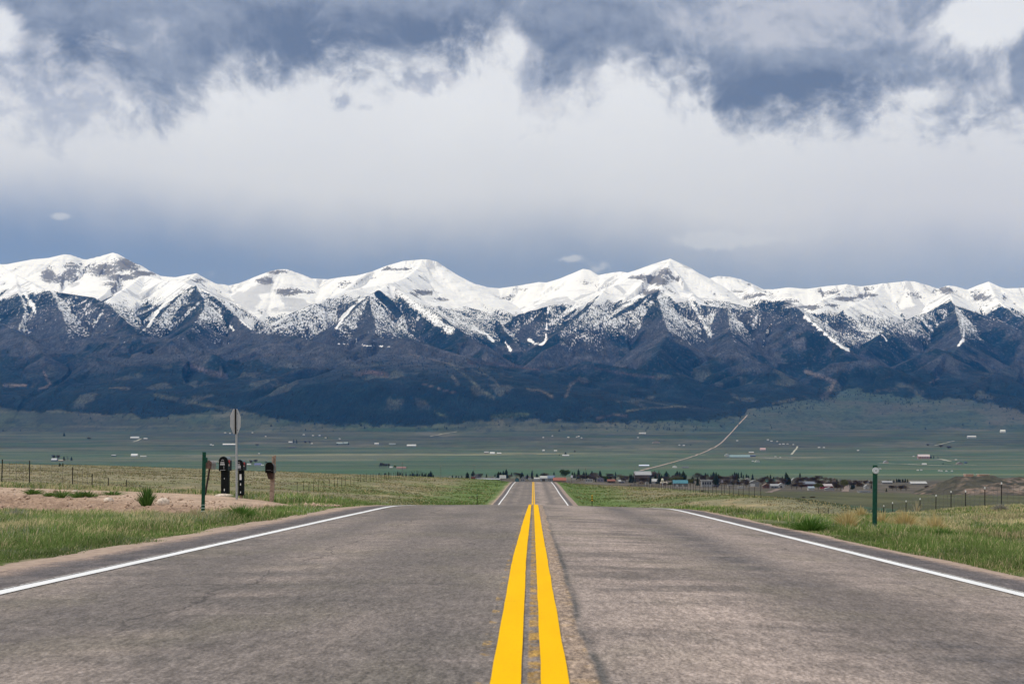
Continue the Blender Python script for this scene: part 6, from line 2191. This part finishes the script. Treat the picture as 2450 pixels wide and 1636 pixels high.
# valley trees
for tf, k_, x_, yt_, yb_, w_ in ((s5, 'conifer', 718, 428, 476, 1.6), (s5, 'conifer', 803, 432, 478, 1.2), (s5, 'bare', 600, 412, 466, 1.0), (s5, 'bare', 650, 412, 470, 1.0), (s5, 'bare', 760, 412, 474, 1.1),
                                 (s5, 'conifer', 720, 160, 204, 1.6), (s5, 'conifer', 225, 55, 90, 1.0), (s5, 'conifer', 12, 55, 88, 1.0), (s5, 'bare', 1005, 215, 248, 2.0), (s6, 'conifer', 953, 232, 284, .9), (s6, 'conifer', 985, 236, 284, .9),
                                 (s6, 'bare', 1080, 255, 290, 1.2), (s6, 'bare', 1130, 258, 290, 1.2), (s6, 'bare', 540, 288, 320, 1.6), (s6, 'bare', 525, 462, 512, 1.3), (s6, 'bare', 470, 470, 520, 1.0), (s6, 'bare', 640, 480, 528, 1.0),
                                 (s6, 'bare', 1938, 498, 562, .8), (s6, 'bare', 1962, 506, 562, .8), (s6, 'bare', 1990, 508, 562, .8), (s6, 'bare', 2018, 508, 562, .8), (s6, 'olive', 2088, 526, 564, 1.0), (s6, 'bare', 1915, 520, 562, 1.0),
                                 (s6, 'conifer', 1568, 262, 300, 1.0), (s6, 'conifer', 1440, 280, 300, 1.2), (s6, 'conifer', 1330, 210, 230, 1.4), (s6, 'conifer', 885, 85, 125, 1.0),
                                 (s7, 'conifer', 1658, 428, 472, 1.8), (s7, 'conifer', 1590, 448, 470, 1.5), (s7, 'conifer', 1484, 108, 140, 1.2), (s7, 'conifer', 1534, 118, 142, 1.2), (s7, 'bare', 1760, 410, 436, 1.4),
                                 (s8, 'conifer', 744, 226, 250, 1.4), (s8, 'conifer', 420, 185, 222, 1.8), (s8, 'conifer', 455, 190, 222, 1.6), (s8, 'conifer', 585, 384, 402, 1.6), (s8, 'conifer', 716, 386, 402, 1.6),
                                 (s8, 'conifer', 1155, 496, 528, 1.3), (c4, 'conifer', 1040, 172, 214, 1.6), (c4, 'conifer', 1080, 172, 214, 1.6), (c4, 'conifer', 1140, 186, 216, 1.3), (c4, 'conifer', 800, 170, 190, 1.8),
                                 (c4, 'bare', 1000, 8, 46, 1.6), (c4, 'bare', 1180, 20, 66, 2.2), (c4, 'bare', 1290, 40, 84, 2.4), (c4, 'conifer', 1212, 272, 300, 1.4)):
    p_, q_ = tf(x_, yt_), tf(x_, yb_)
    plant(k_, p_[0], p_[1], q_[1], 2150, w_)
plant('conifer', 143, 1107, 1115.5, 100, 1.1, label='small dark juniper at the left field edge, left of a pair')
plant('conifer', 150.5, 1106.5, 1115.5, 100, 1.2, label='small dark juniper at the left field edge, right of a pair')
# town trees
for x_, yt_, yb_ in ((40, 115, 158), (120, 112, 158), (170, 105, 158), (290, 92, 160), (322, 108, 165), (352, 118, 165), (400, 122, 170), (490, 112, 178), (520, 128, 178), (550, 118, 178), (580, 130, 180), (615, 116, 182),
                     (655, 122, 182), (700, 122, 184), (730, 92, 184), (455, 128, 175), (640, 135, 182), (765, 140, 185), (1020, 143, 190), (1070, 150, 188), (1103, 150, 190), (1145, 148, 194), (1220, 104, 194), (1295, 88, 186), (1475, 128, 180), (1590, 128, 168),
                     (1636, 98, 194), (1664, 100, 194), (1740, 68, 196), (1702, 90, 194), (1812, 108, 160), (1950, 102, 200), (2085, 88, 202), (2022, 130, 200), (2150, 130, 192), (2200, 130, 165)):
    p_, q_ = t1(x_, yt_), t1(x_, yb_)
    plant('conifer', p_[0], p_[1], q_[1], wide=1.25)
for x_, yt_, yb_, w_ in ((142, 100, 190, 1.0), (388, 100, 190, 1.1), (417, 103, 190, 1.1), (470, 64, 150, 1.1), (540, 98, 200, 1.0), (606, 122, 160, 1.0), (772, 112, 190, .9), (966, 102, 160, 1.2), (1160, 128, 254, .8), (1195, 180, 256, .8), (1432, 158, 268, 1.0),
                         (1500, 128, 262, 1.0), (1552, 128, 274, 1.0), (1545, 82, 130, 1.0), (1486, 82, 130, 1.3), (1646, 96, 220, 1.5), (1790, 90, 190, 1.4), (1824, 98, 190, 1.4), (1872, 92, 240, 1.3), (1912, 138, 190, 1.0), (2062, 176, 292, 1.2),
                         (2110, 148, 210, 1.2), (2172, 116, 175, .9), (2200, 120, 175, .9), (2276, 100, 185, 1.1), (2312, 118, 302, 1.0), (2242, 128, 178, 1.0), (830, 165, 235, 1.2), (1510, 225, 268, 1.4), (700, 190, 240, 1.0)):
    p_, q_ = t2(x_, yt_), t2(x_, yb_)
    plant('conifer', p_[0], p_[1], q_[1], wide=w_)
for x_, yt_, yb_, w_ in ((40, 98, 160, 1.1), (75, 108, 264, .9), (108, 128, 205, 1.0), (292, 126, 194, 1.1), (322, 102, 194, 1.0), (346, 108, 194, 1.0), (370, 110, 196, 1.0), (412, 102, 186, 1.0), (440, 140, 194, 1.2), (362, 185, 272, 1.4), (482, 128, 192, 1.0),
                         (508, 146, 192, 1.0), (562, 132, 214, 1.1), (732, 160, 212, 1.3), (760, 148, 206, 1.1), (802, 138, 212, 1.2), (845, 166, 214, 1.2), (1010, 108, 226, 1.2), (1030, 138, 286, 1.1), (1058, 178, 268, 1.1), (1196, 116, 206, 1.2),
                         (1372, 182, 236, 1.4), (1492, 148, 196, 1.1), (1650, 188, 236, 1.1), (1690, 194, 238, 1.1), (960, 158, 194, 1.0), (1890, 268, 340, 1.3), (1915, 262, 330, 1.2), (1610, 195, 240, 1.2), (2040, 250, 300, 1.0), (2150, 270, 330, 1.0), (300, 210, 275, 1.2)):
    p_, q_ = t3(x_, yt_), t3(x_, yb_)
    plant('conifer', p_[0], p_[1], q_[1], wide=w_)
for x_, yt_ in ((410, 516), (440, 510), (470, 512), (520, 508), (560, 492), (590, 494), (610, 506), (645, 498), (680, 494), (712, 500)):
    p_, q_ = c4(x_, yt_), c4(x_, 552)
    plant('conifer', p_[0], p_[1], q_[1], 1300, 1.3)
p_, q_ = t2(288, 70), t2(288, 190)
plant('green', p_[0], p_[1], q_[1], wide=1.15)
for tf, k_, x_, yt_, yb_, w_ in ((t1, 'bare', 1395, 120, 200, 1.3), (t1, 'bare', 1870, 105, 190, 1.4), (t1, 'bare', 1920, 118, 190, 1.3), (t1, 'bare', 1790, 130, 196, 1.3), (t1, 'bare', 2260, 130, 196, 1.3), (t2, 'bare', 20, 110, 200, 1.2), (t2, 'bare', 440, 130, 215, 1.2),
                             (t2, 'bare', 520, 140, 225, 1.2), (t2, 'bare', 650, 130, 225, 1.3), (t2, 'bare', 700, 135, 225, 1.3), (t2, 'green', 842, 160, 236, 1.1), (t2, 'bare', 890, 150, 235, 1.2), (t2, 'bare', 935, 140, 230, 1.2), (t2, 'olive', 1070, 145, 235, 1.2),
                             (t2, 'bare', 1020, 130, 230, 1.1), (t2, 'bare', 1105, 150, 245, 1.0), (t2, 'bare', 1350, 150, 240, 1.5), (t2, 'bare', 1290, 160, 240, 1.4), (t2, 'bare', 1660, 160, 260, 1.2), (t2, 'olive', 1710, 165, 262, 1.2), (t2, 'olive', 1775, 150, 255, 1.2), (t2, 'olive', 1830, 155, 250, 1.2),
                             (t2, 'olive', 1960, 180, 290, 1.1), (t2, 'bare', 2010, 120, 240, 1.2), (t2, 'bare', 2070, 105, 220, 1.2), (t2, 'bare', 2150, 140, 240, 1.2), (t2, 'bare', 2240, 165, 250, 1.2), (t2, 'bare', 580, 145, 225, 1.2), (t2, 'bare', 1620, 240, 288, 1.2),
                             (t2, 'green', 1700, 238, 290, 1.6), (t3, 'bare', 160, 150, 240, 1.4), (t3, 'bare', 230, 158, 250, 1.4), (t3, 'olive', 445, 190, 285, 1.1), (t3, 'bare', 480, 230, 306, 1.2), (t3, 'bare', 690, 195, 290, 1.1), (t3, 'bare', 900, 160, 240, 1.3),
                             (t3, 'bare', 1085, 255, 335, 1.6), (t3, 'bare', 1150, 250, 335, 1.6), (t3, 'bare', 1215, 265, 335, 1.5), (t3, 'bare', 1245, 165, 238, 1.5), (t3, 'bare', 1300, 170, 240, 1.5), (t3, 'olive', 1440, 240, 340, 1.3), (t3, 'olive', 1485, 255, 340, 1.0),
                             (t3, 'bare', 1540, 170, 250, 1.3), (t3, 'bare', 1600, 175, 250, 1.3), (t3, 'bare', 1690, 255, 350, 1.3), (t3, 'olive', 1780, 188, 340, .9), (t3, 'bare', 1740, 270, 355, 1.1), (t3, 'bare', 1990, 215, 290, 1.4), (t3, 'bare', 1930, 205, 280, 1.2), (t3, 'bare', 2070, 210, 280, 1.3),
                             (t3, 'bare', 2150, 220, 300, 1.2), (t3, 'bare', 1440, 150, 220, 1.3), (t3, 'bare', 610, 170, 225, 1.2), (c4, 'bare', 500, 588, 660, 1.6), (c4, 'bare', 620, 582, 668, 1.6), (c4, 'bare', 690, 586, 672, 1.4), (c4, 'bare', 560, 596, 664, 1.6),
                             (c4, 'bare', 1000, 590, 660, 1.6), (c4, 'conifer', 415, 628, 682, 1.3), (c4, 'conifer', 1885, 505, 580, 1.4)):
    p_, q_ = tf(x_, yt_), tf(x_, yb_)
    plant(k_, p_[0], p_[1], q_[1], wide=w_)

rr_ = random.Random(31)
for i_ in range(100):
    if i_ % 2:
        p_ = t2(rr_.uniform(380, 2340), 0)
    else:
        p_ = t3(rr_.uniform(10, 2160), 0)
    yb_ = np.interp(p_[0], [1360, 1500, 1700, 1850, 2090], [1152, 1156, 1162, 1166, 1172]) - rr_.uniform(0, 12)
    if i_ % 4 == 3:
        plant('conifer', p_[0], yb_ - rr_.uniform(12, 22), yb_, wide=rr_.uniform(.9, 1.3))
    else:
        plant('bare', p_[0], yb_ - rr_.uniform(11, 19), yb_, wide=rr_.uniform(1.1, 1.7))
# labels: each tree is named by its kind and the building it stands next to
KINDWORD = {'conifer': 'dark conifer', 'olive': 'olive budding tree', 'green': 'dense green round tree', 'bare': 'brown bare tree'}
ORD = ['', 'second ', 'third ', 'fourth ', 'fifth ', 'sixth ', 'seventh ', 'eighth ', 'ninth ', 'tenth ', 'eleventh ', 'twelfth ', 'thirteenth ', 'fourteenth ', 'fifteenth ', 'sixteenth ', 'seventeenth ', 'eighteenth ', 'nineteenth ', 'twentieth '] + ['farthest '] * 30
place = {}
for rec in TREES:
    t, kind, xs, yt, yb, lab, grp = rec
    if lab:
        tag(t, lab, 'tree')
        continue
    far = t.location.y > 2300
    best = min((b for b in BUILT if 'tiny pale' not in b[2] and (b[3].location.y > 2300) == far), key=lambda b: (b[0] - xs) ** 2 + 1.5 * (b[1] - yb) ** 2)
    side = 'left of' if xs < best[0] - 3 else 'right of' if xs > best[0] + 3 else 'behind'
    place.setdefault((kind, side, best[2], far), []).append(rec)
for (kind, side, bname, far), recs in place.items():
    recs.sort(key=lambda r: -r[2] if side == 'left of' else r[2])
    words = bname.split()
    bshort = ' '.join(words[:8]) if len(words) > 8 else bname
    for i, r in enumerate(recs):
        if len(recs) > 1:
            pre = 'nearest ' if i == 0 else ORD[i]
        else:
            pre = ''
        tag(r[0], f'{pre}{KINDWORD[kind]} {side} the {bshort}'[:110], 'tree', 'trees among the valley ranches' if far else 'trees in the town')

# ---- air
def build_haze():
    b = MB().box(-9500, 9500, -600, 19200, -60, 2750)
    m = bpy.data.materials.new('air')
    m.use_nodes = True
    t = m.node_tree
    t.nodes.remove(t.nodes['Principled BSDF'])
    v = t.nodes.new('ShaderNodeVolumePrincipled')
    v.inputs['Color'].default_value = (.03, .31, 1.0, 1)
    v.inputs['Absorption Color'].default_value = (1, 1, 1, 1)
    v.inputs['Density'].default_value = HAZE
    t.links.new(v.outputs[0], t.nodes['Material Output'].inputs['Volume'])
    o = b.obj('haze', m)
    stuff(o, 'thin blue air between the road and the mountains', 'haze')


HAZE = 1.75e-5
build_haze()
